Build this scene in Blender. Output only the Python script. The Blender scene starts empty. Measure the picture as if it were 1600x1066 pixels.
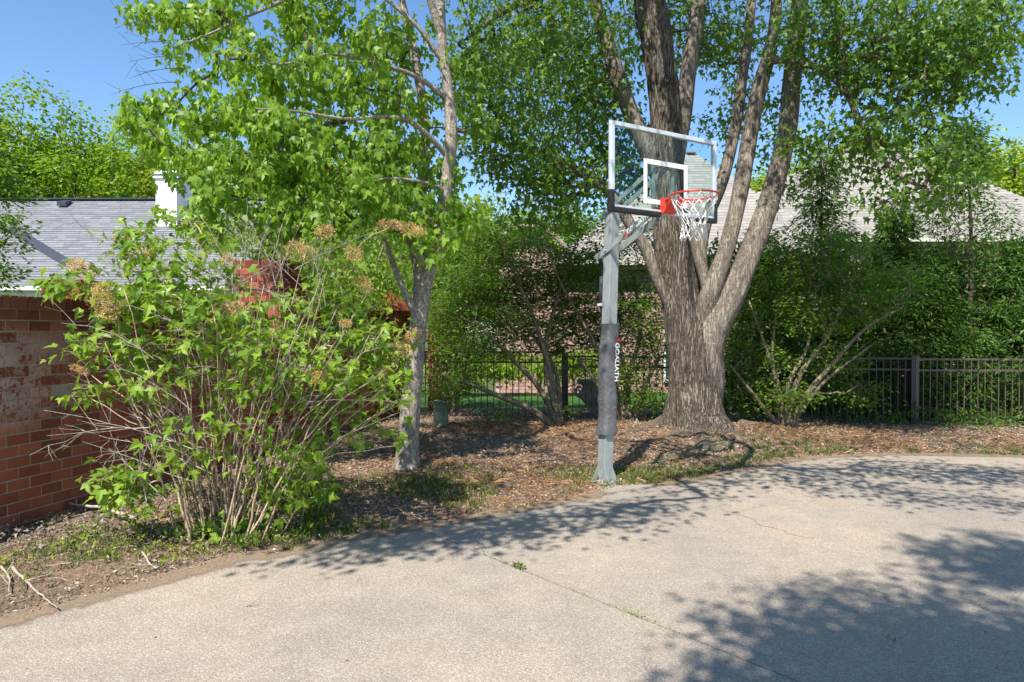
import bpy, math, random
import numpy as np
from mathutils import Vector, noise as mnoise
R = math.radians
rng = np.random.default_rng(7)
random.seed(7)
sc = bpy.context.scene
COL = sc.collection

# ------------------------------------------------------------------ camera, light, exposure
CAMH = 1.70
PITCH = R(0.86)
cam_d = bpy.data.cameras.new('camera'); cam = bpy.data.objects.new('camera', cam_d); COL.objects.link(cam)
cam.location = (0, 0, CAMH); cam.rotation_euler = (R(90) - PITCH, 0, 0)
cam_d.sensor_width = 36; cam_d.lens = 24; cam_d.clip_end = 2000; cam_d.clip_start = 0.05
sc.camera = cam
SUN_EL, SUN_AZ = R(54), math.atan2(-0.39, -0.92)      # azimuth measured clockwise from +Y
SUNV = np.array([math.sin(SUN_AZ) * math.cos(SUN_EL), math.cos(SUN_AZ) * math.cos(SUN_EL), math.sin(SUN_EL)])
world = bpy.data.worlds.new('World'); sc.world = world; world.use_nodes = True
wn = world.node_tree; wn.nodes.clear()
sky = wn.nodes.new('ShaderNodeTexSky'); sky.sky_type = 'NISHITA'; sky.sun_disc = False
sky.sun_elevation = SUN_EL; sky.sun_rotation = SUN_AZ % (2 * math.pi); sky.air_density = 1.0; sky.dust_density = 0.15; sky.ozone_density = 3.6
bg = wn.nodes.new('ShaderNodeBackground'); bg.inputs[1].default_value = 0.13
wo = wn.nodes.new('ShaderNodeOutputWorld')
hs = wn.nodes.new('ShaderNodeHueSaturation'); hs.inputs['Saturation'].default_value = 1.10
wn.links.new(sky.outputs[0], hs.inputs['Color']); wn.links.new(hs.outputs[0], bg.inputs[0]); wn.links.new(bg.outputs[0], wo.inputs[0])
sl = bpy.data.lights.new('sun', 'SUN'); sl.energy = 5.0; sl.angle = R(0.53); sl.color = (1.0, 0.95, 0.86)
so = bpy.data.objects.new('sun', sl); COL.objects.link(so)
so.rotation_euler = Vector(SUNV).to_track_quat('Z', 'Y').to_euler(); so.location = (0, 0, 30)
sc.view_settings.view_transform = 'Standard'; sc.view_settings.look = 'None'
sc.view_settings.gamma = 1; sc.view_settings.exposure = 0.78
try:
    sc.cycles.max_bounces = 6; sc.cycles.transparent_max_bounces = 6; sc.cycles.diffuse_bounces = 3
    sc.cycles.transmission_bounces = 4; sc.cycles.sample_clamp_indirect = 6
except Exception: pass

F = 24 / 36 * 1600
def at(px, py, d):
    """world point seen at pixel (px,py) of the 1600 wide photo, d metres in front of the camera"""
    cx, cy = (px - 800) / F, (533 - py) / F
    dy = math.cos(PITCH) + cy * math.sin(PITCH); dz = -math.sin(PITCH) + cy * math.cos(PITCH)
    s = d / dy
    return np.array([cx * s, d, CAMH + dz * s])
def gnd(px, py, z=0.0):
    cx, cy = (px - 800) / F, (533 - py) / F
    dy = math.cos(PITCH) + cy * math.sin(PITCH); dz = -math.sin(PITCH) + cy * math.cos(PITCH)
    s = (z - CAMH) / dz
    return np.array([cx * s, dy * s, z])

# ------------------------------------------------------------------ helpers: objects
def tag(o, label=None, cat=None, group=None, kind=None):
    if label: o['label'] = label
    if cat: o['category'] = cat
    if group: o['group'] = group
    if kind: o['kind'] = kind
    return o
def thing(name, loc, label, cat, group=None):
    o = bpy.data.objects.new(name, None); COL.objects.link(o); o.location = tuple(float(v) for v in loc)
    o.empty_display_size = 0.2
    return tag(o, label, cat, group)
def mesh_np(name, verts, faces, mat=None, smooth=False):
    """verts (N,3); faces: list of int arrays (M,k)"""
    me = bpy.data.meshes.new(name)
    verts = np.asarray(verts, dtype=np.float32)
    faces = [np.asarray(f, dtype=np.int32) for f in faces if len(f)]
    me.vertices.add(len(verts)); me.vertices.foreach_set('co', verts.ravel())
    nl = sum(f.size for f in faces); nf = sum(len(f) for f in faces)
    me.loops.add(nl); me.polygons.add(nf)
    me.loops.foreach_set('vertex_index', np.concatenate([f.ravel() for f in faces]))
    st = []; p = 0
    for f in faces:
        st.append(p + np.arange(len(f)) * f.shape[1]); p += f.size
    me.polygons.foreach_set('loop_start', np.concatenate(st).astype(np.int32))
    me.polygons.foreach_set('use_smooth', np.full(nf, bool(smooth)))
    me.update(calc_edges=True)
    if mat: me.materials.append(mat)
    return me
def obj(name, me, parent=None, loc=(0, 0, 0)):
    o = bpy.data.objects.new(name, me); COL.objects.link(o); o.location = loc
    if parent: o.parent = parent
    return o
def chain(p):
    v = np.zeros(3)
    while p is not None: v += np.array(p.location); p = p.parent
    return v
class MB:
    """collects shapes in world coordinates, builds ONE mesh object relative to its parent"""
    def __init__(s): s.v = []; s.f = {}; s.n = 0
    def add(s, v, faces):
        v = np.asarray(v, dtype=float)
        for f in faces:
            f = np.asarray(f)
            if len(f): s.f.setdefault(f.shape[1], []).append(f + s.n)
        s.v.append(v); s.n += len(v)
        return s
    def box(s, c, size, ax=None):
        """c centre, size full sizes, ax optional 3 axes rows"""
        h = np.array(size) / 2.0
        k = np.array([[x, y, z] for z in (-1, 1) for y in (-1, 1) for x in (-1, 1)]) * h
        if ax is not None: k = k @ np.asarray(ax)
        return s.add(k + np.asarray(c), [[[0, 2, 3, 1], [4, 5, 7, 6], [0, 1, 5, 4], [2, 6, 7, 3], [0, 4, 6, 2], [1, 3, 7, 5]]])
    def bar(s, a, b, w, t, up=(0, 0, 1)):
        a = np.asarray(a, float); b = np.asarray(b, float); d = b - a; L = np.linalg.norm(d); d /= L
        u = np.cross(up, d); u /= np.linalg.norm(u); n = np.cross(d, u)
        return s.box((a + b) / 2, (L, w, t), [d, u, n])
    def tube(s, pts, rad, n=8, cap=True, disp=None):
        v, f = tube(pts, rad, n, cap, disp); return s.add(v, f)
    def build(s, name, mat, parent=None, smooth=False, kind=None, bevel=None):
        v = np.concatenate(s.v) - (chain(parent) if parent else 0)
        me = mesh_np(name, v, [np.concatenate(x) for x in s.f.values()], mat, smooth)
        o = obj(name, me, parent)
        if kind: o['kind'] = kind
        if bevel:
            m = o.modifiers.new('bevel', 'BEVEL'); m.width = bevel; m.segments = 2; m.limit_method = 'ANGLE'
        return o
def tube(pts, rad, n=8, cap=True, disp=None):
    P = np.asarray(pts, float); m = len(P)
    rad = np.broadcast_to(np.asarray(rad, float), (m,))
    T = np.gradient(P, axis=0); T /= np.linalg.norm(T, axis=1)[:, None] + 1e-12
    ref = np.array([0., 1., 0.]) if abs(T[0][1]) < 0.9 else np.array([1., 0., 0.])
    U = np.empty_like(P); u = np.cross(T[0], ref); u /= np.linalg.norm(u)
    for i in range(m):
        u = u - T[i] * np.dot(u, T[i]); u /= np.linalg.norm(u) + 1e-12; U[i] = u
    W = np.cross(T, U)
    a = np.linspace(0, 2 * math.pi, n, endpoint=False)
    ca, sa = np.cos(a), np.sin(a)
    rr = np.repeat(rad[:, None], n, 1)
    if disp is not None: rr = rr * disp(P, a, U, W)
    V = P[:, None, :] + (U[:, None, :] * ca[None, :, None] + W[:, None, :] * sa[None, :, None]) * rr[:, :, None]
    V = V.reshape(-1, 3)
    i = np.arange(m - 1)[:, None] * n; j = np.arange(n)[None, :]; j2 = (j + 1) % n
    q = np.stack([i + j, i + j2, i + n + j2, i + n + j], -1).reshape(-1, 4)
    fs = [q]
    if cap:
        V = np.vstack([V, P[:1], P[-1:]]); c0 = m * n; c1 = c0 + 1; jj = np.arange(n); jn = (jj + 1) % n
        fs.append(np.stack([np.full(n, c0), jn, jj], -1)); b = (m - 1) * n
        fs.append(np.stack([np.full(n, c1), b + jj, b + jn], -1))
    return V, fs
def spline(P, k=8):
    P = np.asarray(P, float); out = []
    Q = np.vstack([2 * P[0] - P[1], P, 2 * P[-1] - P[-2]])
    for i in range(1, len(Q) - 2):
        p0, p1, p2, p3 = Q[i - 1], Q[i], Q[i + 1], Q[i + 2]
        for t in np.arange(k) / k:
            out.append(0.5 * ((2 * p1) + (-p0 + p2) * t + (2 * p0 - 5 * p1 + 4 * p2 - p3) * t * t + (-p0 + 3 * p1 - 3 * p2 + p3) * t ** 3))
    out.append(P[-1]); return np.array(out)
def limb_path(lst, k=8):
    """lst of (px,py,depth,radius_px) -> points, radii"""
    A = [np.append(at(x, y, d), r * d / F) for x, y, d, r in lst]
    S = spline(A, k); return S[:, :3], np.maximum(S[:, 3], 0.002)

# ------------------------------------------------------------------ helpers: materials
def nt(name):
    m = bpy.data.materials.new(name); m.use_nodes = True; t = m.node_tree; t.nodes.clear()
    out = t.nodes.new('ShaderNodeOutputMaterial')
    return m, t, out
def N(t, typ, ins=None, **kw):
    n = t.nodes.new(typ)
    for k, v in kw.items(): setattr(n, k, v)
    for k, v in (ins or {}).items():
        if isinstance(v, bpy.types.NodeSocket): t.links.new(v, n.inputs[k])
        else: n.inputs[k].default_value = v
    return n
def rgba(c): return (c[0], c[1], c[2], 1)
def noise_tex(t, vec, scale, detail=4, rough=0.6):
    return N(t, 'ShaderNodeTexNoise', {'Vector': vec, 'Scale': scale, 'Detail': detail, 'Roughness': rough}).outputs[0]
def ramp(t, fac, stops):
    r = N(t, 'ShaderNodeValToRGB', {'Fac': fac}); e = r.color_ramp.elements
    while len(e) < len(stops): e.new(0.5)
    for x, (p, c) in zip(e, stops): x.position = p; x.color = rgba(c) if len(c) == 3 else c
    return r.outputs[0]
def mixc(t, f, a, b, mode='MIX'):
    m = N(t, 'ShaderNodeMix', data_type='RGBA', blend_type=mode)
    for k, v in ((0, f), (6, a), (7, b)):
        if isinstance(v, bpy.types.NodeSocket): t.links.new(v, m.inputs[k])
        else: m.inputs[k].default_value = v if k == 0 else rgba(v)
    return m.outputs[2]
def mth(t, op, a, b=0.0, c=None):
    m = N(t, 'ShaderNodeMath', operation=op)
    for i, v in enumerate([a, b] + ([c] if c is not None else [])):
        if isinstance(v, bpy.types.NodeSocket): t.links.new(v, m.inputs[i])
        else: m.inputs[i].default_value = v
    return m.outputs[0]
def bump(t, h, dist=0.01, strength=1.0):
    return N(t, 'ShaderNodeBump', {'Height': h, 'Distance': dist, 'Strength': strength}).outputs[0]
def prin(t, out, col, rough=0.7, spec=0.3, metal=0.0, nrm=None, **kw):
    p = N(t, 'ShaderNodeBsdfPrincipled', {'Base Color': col if isinstance(col, bpy.types.NodeSocket) else rgba(col), 'Roughness': rough, 'Metallic': metal, 'Specular IOR Level': spec, **kw})
    if nrm is not None: t.links.new(nrm, p.inputs['Normal'])
    if out: t.links.new(p.outputs[0], out.inputs[0])
    return p
def rnd(t):
    """a random number per piece: works for lone objects and for islands of a joined mesh"""
    a = N(t, 'ShaderNodeObjectInfo').outputs['Random']; b = N(t, 'ShaderNodeNewGeometry').outputs['Random Per Island']
    return mth(t, 'FRACT', mth(t, 'ADD', a, b))
def wpos(t): return N(t, 'ShaderNodeNewGeometry').outputs['Position']
def plain(name, col, rough=0.6, spec=0.4, metal=0.0, var=0.06, scale=12.0, bmp=0.0):
    m, t, out = nt(name); p = wpos(t)
    n = noise_tex(t, p, scale, 5)
    c = ramp(t, n, [(0.25, [x * (1 - var * 2) for x in col]), (0.75, [min(1, x * (1 + var * 2)) for x in col])])
    prin(t, out, c, rough, spec, metal, bump(t, n, bmp) if bmp else None); return m
def leaf_mat(name, dark, light, trans, tf=0.45, rough=0.45, spec=0.35, dead=None, dead_f=0.0):
    m, t, out = nt(name); r = rnd(t)
    n = noise_tex(t, wpos(t), 1.3, 3)
    f = mth(t, 'ADD', mth(t, 'MULTIPLY', r, 0.65), mth(t, 'MULTIPLY', n, 0.35))
    c = ramp(t, f, [(0.15, dark), (0.85, light)])
    if dead: c = mixc(t, mth(t, 'GREATER_THAN', r, 1 - dead_f), c, dead)
    p = prin(t, None, c, rough, spec)
    tr = N(t, 'ShaderNodeBsdfTranslucent', {'Color': mixc(t, 0.4, trans, c)})
    mx = N(t, 'ShaderNodeMixShader', {0: tf}); t.links.new(p.outputs[0], mx.inputs[1]); t.links.new(tr.outputs[0], mx.inputs[2])
    t.links.new(mx.outputs[0], out.inputs[0]); return m
def bark_mat(name, dark, light, scale=6.0, stretch=0.18, bd=0.02, patch=None, patch_f=0.6, rings=False):
    m, t, out = nt(name); tc = N(t, 'ShaderNodeTexCoord').outputs['Object']
    wob = N(t, 'ShaderNodeTexNoise', {'Vector': tc, 'Scale': 2.5, 'Detail': 3.0}).outputs['Color']
    tcw = N(t, 'ShaderNodeVectorMath', {0: tc, 1: N(t, 'ShaderNodeVectorMath', {0: wob, 3: 0.10}, operation='SCALE').outputs[0]}, operation='ADD').outputs[0]
    mp = N(t, 'ShaderNodeMapping', {'Vector': tcw, 'Scale': (1, 1, stretch)}).outputs[0]
    n1 = noise_tex(t, mp, scale * 2.2, 5, 0.6); n3 = noise_tex(t, mp, scale * 7, 4, 0.6); n2 = noise_tex(t, tc, 3.0, 5, 0.65)
    rd = mth(t, 'MULTIPLY', mth(t, 'ABSOLUTE', mth(t, 'SUBTRACT', n1, 0.5)), 5.0)
    h = mth(t, 'ADD', mth(t, 'MULTIPLY', mth(t, 'MINIMUM', rd, 0.6), 0.9), mth(t, 'MULTIPLY', n3, 0.8))
    c = ramp(t, h, [(0.35, dark), (0.90, light)])
    c = mixc(t, 1.0, c, ramp(t, n2, [(0.3, (0.66, 0.64, 0.62)), (0.7, (1.18, 1.16, 1.12))]), 'MULTIPLY')
    if patch:
        pf = noise_tex(t, tc, scale * 0.9, 6, 0.7)
        if rings: pf = noise_tex(t, N(t, 'ShaderNodeMapping', {'Vector': tc, 'Scale': (1, 1, 3.5)}).outputs[0], scale * 0.8, 6, 0.7)
        c = mixc(t, mth(t, 'MULTIPLY', ramp(t, pf, [(patch_f, (0, 0, 0)), (patch_f + 0.05, (1, 1, 1))]), 0.75), c, patch)
    prin(t, out, c, 0.9, 0.15, 0, bump(t, h, bd, 1.0)); return m

M = {}
M['bark_maple'] = bark_mat('furrowed maple bark', (0.035, 0.027, 0.020), (0.40, 0.34, 0.28), 17, 0.06, 0.045, patch=(0.42, 0.38, 0.33), patch_f=0.62)
M['bark_limb'] = bark_mat('limb bark', (0.095, 0.078, 0.063), (0.29, 0.25, 0.21), 12, 0.12, 0.008, patch=(0.50, 0.48, 0.44), patch_f=0.61, rings=True)
M['bark_grey'] = bark_mat('smooth grey bark', (0.19, 0.165, 0.14), (0.44, 0.395, 0.345), 11, 0.5, 0.006, patch=(0.12, 0.10, 0.085), patch_f=0.59, rings=True)
M['bark_root'] = bark_mat('root bark', (0.07, 0.052, 0.04), (0.30, 0.235, 0.18), 16, 0.8, 0.012)
M['bark_dark'] = bark_mat('dark twig bark', (0.05, 0.04, 0.032), (0.16, 0.13, 0.10), 14, 0.3, 0.004)
M['bark_tan'] = bark_mat('tan stem bark', (0.30, 0.22, 0.145), (0.60, 0.47, 0.33), 20, 0.3, 0.002)
M['bark_dead'] = bark_mat('dead grey twig', (0.28, 0.24, 0.20), (0.52, 0.46, 0.40), 20, 0.3, 0.002)
M['bark_shrub'] = bark_mat('shrub bark', (0.10, 0.08, 0.055), (0.30, 0.25, 0.18), 16, 0.3, 0.004)
M['leaf_small'] = leaf_mat('fresh light maple leaf', (0.085, 0.175, 0.018), (0.28, 0.42, 0.05), (0.52, 0.80, 0.04), 0.48, 0.42, 0.35)
M['leaf_big'] = leaf_mat('maple leaf', (0.05, 0.115, 0.018), (0.15, 0.26, 0.030), (0.34, 0.58, 0.03), 0.44, 0.42, 0.4)
M['leaf_vib'] = leaf_mat('lobed shrub leaf', (0.07, 0.16, 0.016), (0.27, 0.40, 0.035), (0.46, 0.68, 0.03), 0.38, 0.45, 0.3)
M['leaf_bush'] = leaf_mat('small shrub leaf', (0.04, 0.10, 0.012), (0.16, 0.28, 0.022), (0.28, 0.50, 0.02), 0.42)
M['leaf_conifer'] = leaf_mat('evergreen spray', (0.03, 0.08, 0.014), (0.11, 0.21, 0.022), (0.16, 0.32, 0.02), 0.3)
M['leaf_wood'] = leaf_mat('woodland leaf', (0.09, 0.18, 0.010), (0.27, 0.40, 0.022), (0.42, 0.62, 0.03), 0.42)
M['leaf_yellow'] = leaf_mat('young yellow green leaf', (0.17, 0.26, 0.02), (0.36, 0.46, 0.04), (0.50, 0.64, 0.04), 0.4)
M['grass'] = leaf_mat('grass blade', (0.07, 0.13, 0.02), (0.22, 0.28, 0.07), (0.22, 0.34, 0.05), 0.35, dead=(0.38, 0.30, 0.16), dead_f=0.25)
M['litter'] = None
m, t, out = nt('dry leaf litter'); r = rnd(t)
c = ramp(t, r, [(0.0, (0.07, 0.048, 0.034)), (0.35, (0.20, 0.14, 0.10)), (0.65, (0.33, 0.245, 0.18)), (0.9, (0.38, 0.30, 0.23)), (1.0, (0.45, 0.39, 0.32))])
prin(t, out, c, 0.85, 0.2); M['litter'] = m
M['dry_leaf'] = leaf_mat('grey dry leaf', (0.12, 0.10, 0.065), (0.38, 0.34, 0.27), (0.3, 0.28, 0.2), 0.2)
m, t, out = nt('pine straw'); r = rnd(t)
c = ramp(t, r, [(0.0, (0.22, 0.10, 0.04)), (0.5, (0.40, 0.20, 0.08)), (1.0, (0.55, 0.34, 0.17))]); prin(t, out, c, 0.8, 0.2); M['straw'] = m
m, t, out = nt('dried flower'); r = rnd(t)
c = ramp(t, r, [(0.0, (0.50, 0.25, 0.07)), (0.5, (0.76, 0.48, 0.17)), (1.0, (0.80, 0.66, 0.38))])
p = prin(t, None, c, 0.9, 0.1); tr = N(t, 'ShaderNodeBsdfTranslucent', {'Color': c}); mx = N(t, 'ShaderNodeMixShader', {0: 0.35})
t.links.new(p.outputs[0], mx.inputs[1]); t.links.new(tr.outputs[0], mx.inputs[2]); t.links.new(mx.outputs[0], out.inputs[0]); M['flower'] = m
# brick: colour per piece, white bloom in a band of the near wall, shade painted towards its top
def brick_mat(name, dark, mid, light, bloom):
    m, t, out = nt(name); r = rnd(t); p = wpos(t)
    n = noise_tex(t, p, 35, 6, 0.7); big = noise_tex(t, p, 2.2, 5, 0.6)
    c = ramp(t, mth(t, 'ADD', mth(t, 'MULTIPLY', r, 0.6), mth(t, 'MULTIPLY', n, 0.4)), [(0.1, dark), (0.55, mid), (0.95, light)])
    c = mixc(t, 1.0, c, ramp(t, big, [(0.3, (0.72, 0.70, 0.70)), (0.7, (1.15, 1.1, 1.05))]), 'MULTIPLY')
    if bloom:
        s = N(t, 'ShaderNodeSeparateXYZ', {0: p})
        z = s.outputs[2]; y = s.outputs[1]
        bz = mth(t, 'MULTIPLY', ramp(t, mth(t, 'MULTIPLY', z, 0.5), [(0.42, (0, 0, 0)), (0.55, (1, 1, 1)), (0.80, (1, 1, 1)), (0.88, (0.15, 0.15, 0.15))]), 1.0)
        by = ramp(t, mth(t, 'MULTIPLY', mth(t, 'SUBTRACT', y, 5.0), 0.35), [(0.15, (1, 1, 1)), (0.55, (0, 0, 0))])
        drip = noise_tex(t, N(t, 'ShaderNodeMapping', {'Vector': p, 'Scale': (1, 7, 5.5)}).outputs[0], 2.6, 8, 0.8)
        k = mth(t, 'MULTIPLY', mth(t, 'MULTIPLY', bz, by), mth(t, 'GREATER_THAN', mth(t, 'ADD', drip, mth(t, 'MULTIPLY', r, 0.10)), 0.52))
        k = mth(t, 'MULTIPLY', k, mth(t, 'ADD', mth(t, 'MULTIPLY', n, 0.7), mth(t, 'MULTIPLY', r, 0.5)))
        c = mixc(t, k, c, (0.60, 0.54, 0.49))
        zz = ramp(t, mth(t, 'MULTIPLY', z, 0.5), [(0.62, (1, 1, 1)), (0.90, (0.55, 0.52, 0.50))])  # upper courses multiplied darker: shade put into the brick colour
        c = mixc(t, 1.0, c, zz, 'MULTIPLY')
    prin(t, out, c, 0.85, 0.2, 0, bump(t, n, 0.004)); return m
M['brick'] = brick_mat('weathered red brick', (0.18, 0.058, 0.038), (0.34, 0.098, 0.054), (0.46, 0.16, 0.09), True)
M['brick_red'] = brick_mat('red pillar brick', (0.13, 0.036, 0.024), (0.26, 0.062, 0.036), (0.38, 0.12, 0.065), False)
M['brick_pink'] = brick_mat('pink house brick', (0.36, 0.22, 0.19), (0.50, 0.33, 0.29), (0.62, 0.46, 0.42), False)
M['mortar'] = plain('grey mortar', (0.36, 0.30, 0.25), 0.95, 0.1, var=0.15, scale=30, bmp=0.003)
def shingle_mat(name, a, b, c_):
    m, t, out = nt(name); r = rnd(t); n = noise_tex(t, wpos(t), 60, 3)
    c = ramp(t, r, [(0.0, a), (0.5, b), (1.0, c_)])
    c = mixc(t, 1.0, c, ramp(t, n, [(0.2, (0.88, 0.88, 0.88)), (0.8, (1.1, 1.1, 1.1))]), 'MULTIPLY')
    prin(t, out, c, 0.9, 0.2, 0, bump(t, n, 0.003)); return m
M['shingle_grey'] = shingle_mat('slate grey shingle', (0.17, 0.172, 0.185), (0.20, 0.203, 0.216), (0.24, 0.243, 0.256))
M['shingle_tan'] = shingle_mat('pale weathered shingle', (0.245, 0.225, 0.20), (0.285, 0.262, 0.235), (0.33, 0.303, 0.27))
M['white'] = plain('white painted wood', (0.78, 0.79, 0.80), 0.5, 0.4, var=0.02, scale=3)
M['cream'] = plain('cream fascia', (0.60, 0.58, 0.45), 0.6, 0.3, var=0.03)
M['tan'] = plain('tan trim', (0.30, 0.24, 0.16), 0.6, 0.3)
M['black_metal'] = plain('black painted metal', (0.018, 0.017, 0.018), 0.4, 0.5, var=0.2, scale=40)
M['sunlit_metal'] = plain('sunlit brown metal', (0.085, 0.065, 0.05), 0.45, 0.5, var=0.2, scale=40)  # lighter brown copy of the black metal, sunlight put into its colour
M['flash'] = plain('dark roof flashing', (0.035, 0.04, 0.055), 0.5, 0.4)
m, t, out = nt('grey powder coated steel'); pn = noise_tex(t, wpos(t), 9, 6, 0.65)
st_ = noise_tex(t, N(t, 'ShaderNodeMapping', {'Vector': wpos(t), 'Scale': (1, 1, 0.12)}).outputs[0], 55, 4)
c = ramp(t, mth(t, 'ADD', mth(t, 'MULTIPLY', pn, 0.6), mth(t, 'MULTIPLY', st_, 0.4)), [(0.3, (0.215, 0.235, 0.23)), (0.65, (0.32, 0.345, 0.335))])
prin(t, out, c, 0.38, 0.5, 0.1, bump(t, pn, 0.001)); M['steel'] = m
M['alu'] = plain('white grey board frame', (0.62, 0.66, 0.68), 0.35, 0.5, 0.2, 0.03)
M['rubber'] = plain('black rubber padding', (0.022, 0.022, 0.024), 0.5, 0.4, var=0.2, scale=20)
m, t, out = nt('black vinyl pad'); tc = wpos(t)
w = N(t, 'ShaderNodeTexWave', {'Vector': N(t, 'ShaderNodeMapping', {'Vector': tc, 'Rotation': (0.3, 0.45, 0.2), 'Scale': (1, 1, 1.3)}).outputs[0], 'Scale': 5.0, 'Distortion': 9.0, 'Detail': 1.0}).outputs[1]
prin(t, out, ramp(t, noise_tex(t, tc, 25, 5), [(0.3, (0.085, 0.085, 0.088)), (0.7, (0.125, 0.125, 0.13))]), 0.38, 0.5, 0, bump(t, w, 0.0015)); M['vinyl'] = m
M['crease'] = plain('worn vinyl crease', (0.30, 0.29, 0.30), 0.5, 0.3)
M['red'] = plain('orange red painted steel', (0.72, 0.045, 0.022), 0.35, 0.5, var=0.05)
M['net'] = plain('white net cord', (0.72, 0.70, 0.66), 0.9, 0.1, var=0.05, scale=50)
M['print_white'] = plain('white print', (0.80, 0.80, 0.80), 0.5, 0.3, var=0.01)
M['print_red'] = plain('red print', (0.65, 0.04, 0.03), 0.5, 0.3, var=0.01)
m, t, out = nt('clear board glass')
g = N(t, 'ShaderNodeBsdfGlossy', {'Color': (1, 1, 1, 1), 'Roughness': 0.02}); tp = N(t, 'ShaderNodeBsdfTransparent', {'Color': (0.86, 0.93, 0.92, 1)})
fr = N(t, 'ShaderNodeFresnel', {'IOR': 1.35}); bf = N(t, 'ShaderNodeNewGeometry').outputs['Backfacing']; mx = N(t, 'ShaderNodeMixShader', {0: mth(t, 'MULTIPLY', mth(t, 'SUBTRACT', 1.0, bf), fr.outputs[0])})
t.links.new(tp.outputs[0], mx.inputs[1]); t.links.new(g.outputs[0], mx.inputs[2]); t.links.new(mx.outputs[0], out.inputs[0]); M['glass'] = m
m, t, out = nt('dark window glass'); prin(t, out, (0.05, 0.07, 0.09), 0.05, 0.8); M['pane'] = m
M['stone'] = plain('grey cast stone', (0.32, 0.31, 0.29), 0.9, 0.2, var=0.2, scale=14, bmp=0.01)
M['box_green'] = plain('faded green plastic', (0.16, 0.21, 0.17), 0.6, 0.3, var=0.1)
# driveway: exposed aggregate
m, t, out = nt('exposed aggregate concrete'); p = wpos(t)
v = N(t, 'ShaderNodeTexVoronoi', {'Vector': p, 'Scale': 100.0, 'Randomness': 1.0}); vc = v.outputs['Color']; vd = v.outputs['Distance']
s1 = N(t, 'ShaderNodeSeparateColor', {0: vc}).outputs[0]
peb = ramp(t, s1, [(0.0, (0.15, 0.115, 0.085)), (0.30, (0.29, 0.245, 0.20)), (0.6, (0.40, 0.355, 0.305)), (0.86, (0.47, 0.43, 0.38)), (1.0, (0.56, 0.53, 0.48))])
mort = (0.27, 0.235, 0.20)
c = mixc(t, ramp(t, vd, [(0.35, (0, 0, 0)), (0.6, (1, 1, 1))]), peb, mort)
v2 = N(t, 'ShaderNodeTexVoronoi', {'Vector': p, 'Scale': 330.0}); s2 = N(t, 'ShaderNodeSeparateColor', {0: v2.outputs['Color']}).outputs[0]
c = mixc(t, 0.35, c, ramp(t, s2, [(0.1, (0.18, 0.15, 0.125)), (0.9, (0.55, 0.51, 0.46))]))
big = noise_tex(t, p, 0.55, 5, 0.6); med = noise_tex(t, p, 4.0, 5, 0.65)
c = mixc(t, 1.0, c, ramp(t, big, [(0.30, (0.80, 0.80, 0.82)), (0.5, (0.98, 0.97, 0.95)), (0.68, (1.13, 1.06, 0.97))]), 'MULTIPLY')
c = mixc(t, 1.0, c, ramp(t, med, [(0.3, (0.91, 0.88, 0.835)), (0.7, (1.07, 1.035, 0.985))]), 'MULTIPLY')
h = mth(t, 'SUBTRACT', 1.0, vd)
prin(t, out, c, 0.75, 0.3, 0, bump(t, h, 0.004, 0.7)); M['drive'] = m
# soil
m, t, out = nt('mulch and soil'); p = wpos(t)
n = noise_tex(t, p, 22, 8, 0.75); n2 = noise_tex(t, p, 1.4, 4); n3 = noise_tex(t, p, 80, 4, 0.7)
c = ramp(t, n, [(0.25, (0.09, 0.066, 0.048)), (0.5, (0.25, 0.185, 0.135)), (0.75, (0.44, 0.345, 0.265))])
c = mixc(t, 1.0, c, ramp(t, n2, [(0.3, (0.72, 0.72, 0.72)), (0.7, (1.25, 1.12, 1.0))]), 'MULTIPLY')
prin(t, out, c, 0.95, 0.1, 0, bump(t, mth(t, 'ADD', n, mth(t, 'MULTIPLY', n3, 0.5)), 0.03)); M['soil'] = m
m, t, out = nt('lawn turf'); p = wpos(t); n = noise_tex(t, p, 30, 6, 0.7)
c = ramp(t, n, [(0.3, (0.03, 0.08, 0.022)), (0.7, (0.075, 0.17, 0.04))]); prin(t, out, c, 0.9, 0.1, 0, bump(t, n, 0.03)); M['lawn'] = m
m, t, out = nt('rough ground'); p = wpos(t); n = noise_tex(t, p, 3, 6, 0.7)
c = ramp(t, n, [(0.3, (0.05, 0.08, 0.025)), (0.7, (0.12, 0.13, 0.05))]); prin(t, out, c, 0.9, 0.1, 0, bump(t, n, 0.03)); M['ground'] = m

# ------------------------------------------------------------------ helpers: leaves and pieces
# leaf templates: x across, y towards tip, z normal; slightly folded
def tmpl(pts, tris, fold=0.30, droop=0.32):
    P = np.array([(x, y, abs(x) * fold - droop * y * y) for x, y in pts], float); return P, np.array(tris)
MAPLE = tmpl([(0, 0), (0.34, -0.02), (0.60, 0.50), (0.20, 0.44), (0.24, 0.66), (0, 1.08), (-0.24, 0.66), (-0.20, 0.44), (-0.60, 0.50), (-0.34, -0.02), (0, 0.36)],
             [(0, 1, 10), (1, 2, 3), (1, 3, 10), (3, 4, 10), (4, 5, 10), (5, 6, 10), (6, 7, 10), (7, 9, 10), (7, 8, 9), (9, 0, 10)])
LOBE = tmpl([(0, 0), (0.46, 0.34), (0.18, 0.46), (0, 1.0), (-0.18, 0.46), (-0.46, 0.34), (0, 0.36)],
            [(0, 1, 6), (1, 2, 6), (2, 3, 6), (3, 4, 6), (4, 5, 6), (5, 0, 6)])
OVAL = tmpl([(0, 0), (0.26, 0.45), (0, 1.0), (-0.26, 0.45)], [(0, 1, 2), (0, 2, 3)], 0.2, 0.1)
CLUMP = tmpl([(0, 0), (0.5, 0.2), (0.35, 0.6), (0.0, 0.9), (-0.45, 0.7), (-0.4, 0.15)], [(0, 1, 2), (0, 2, 3), (0, 3, 4), (0, 4, 5)], 0.3, 0.3)
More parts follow.
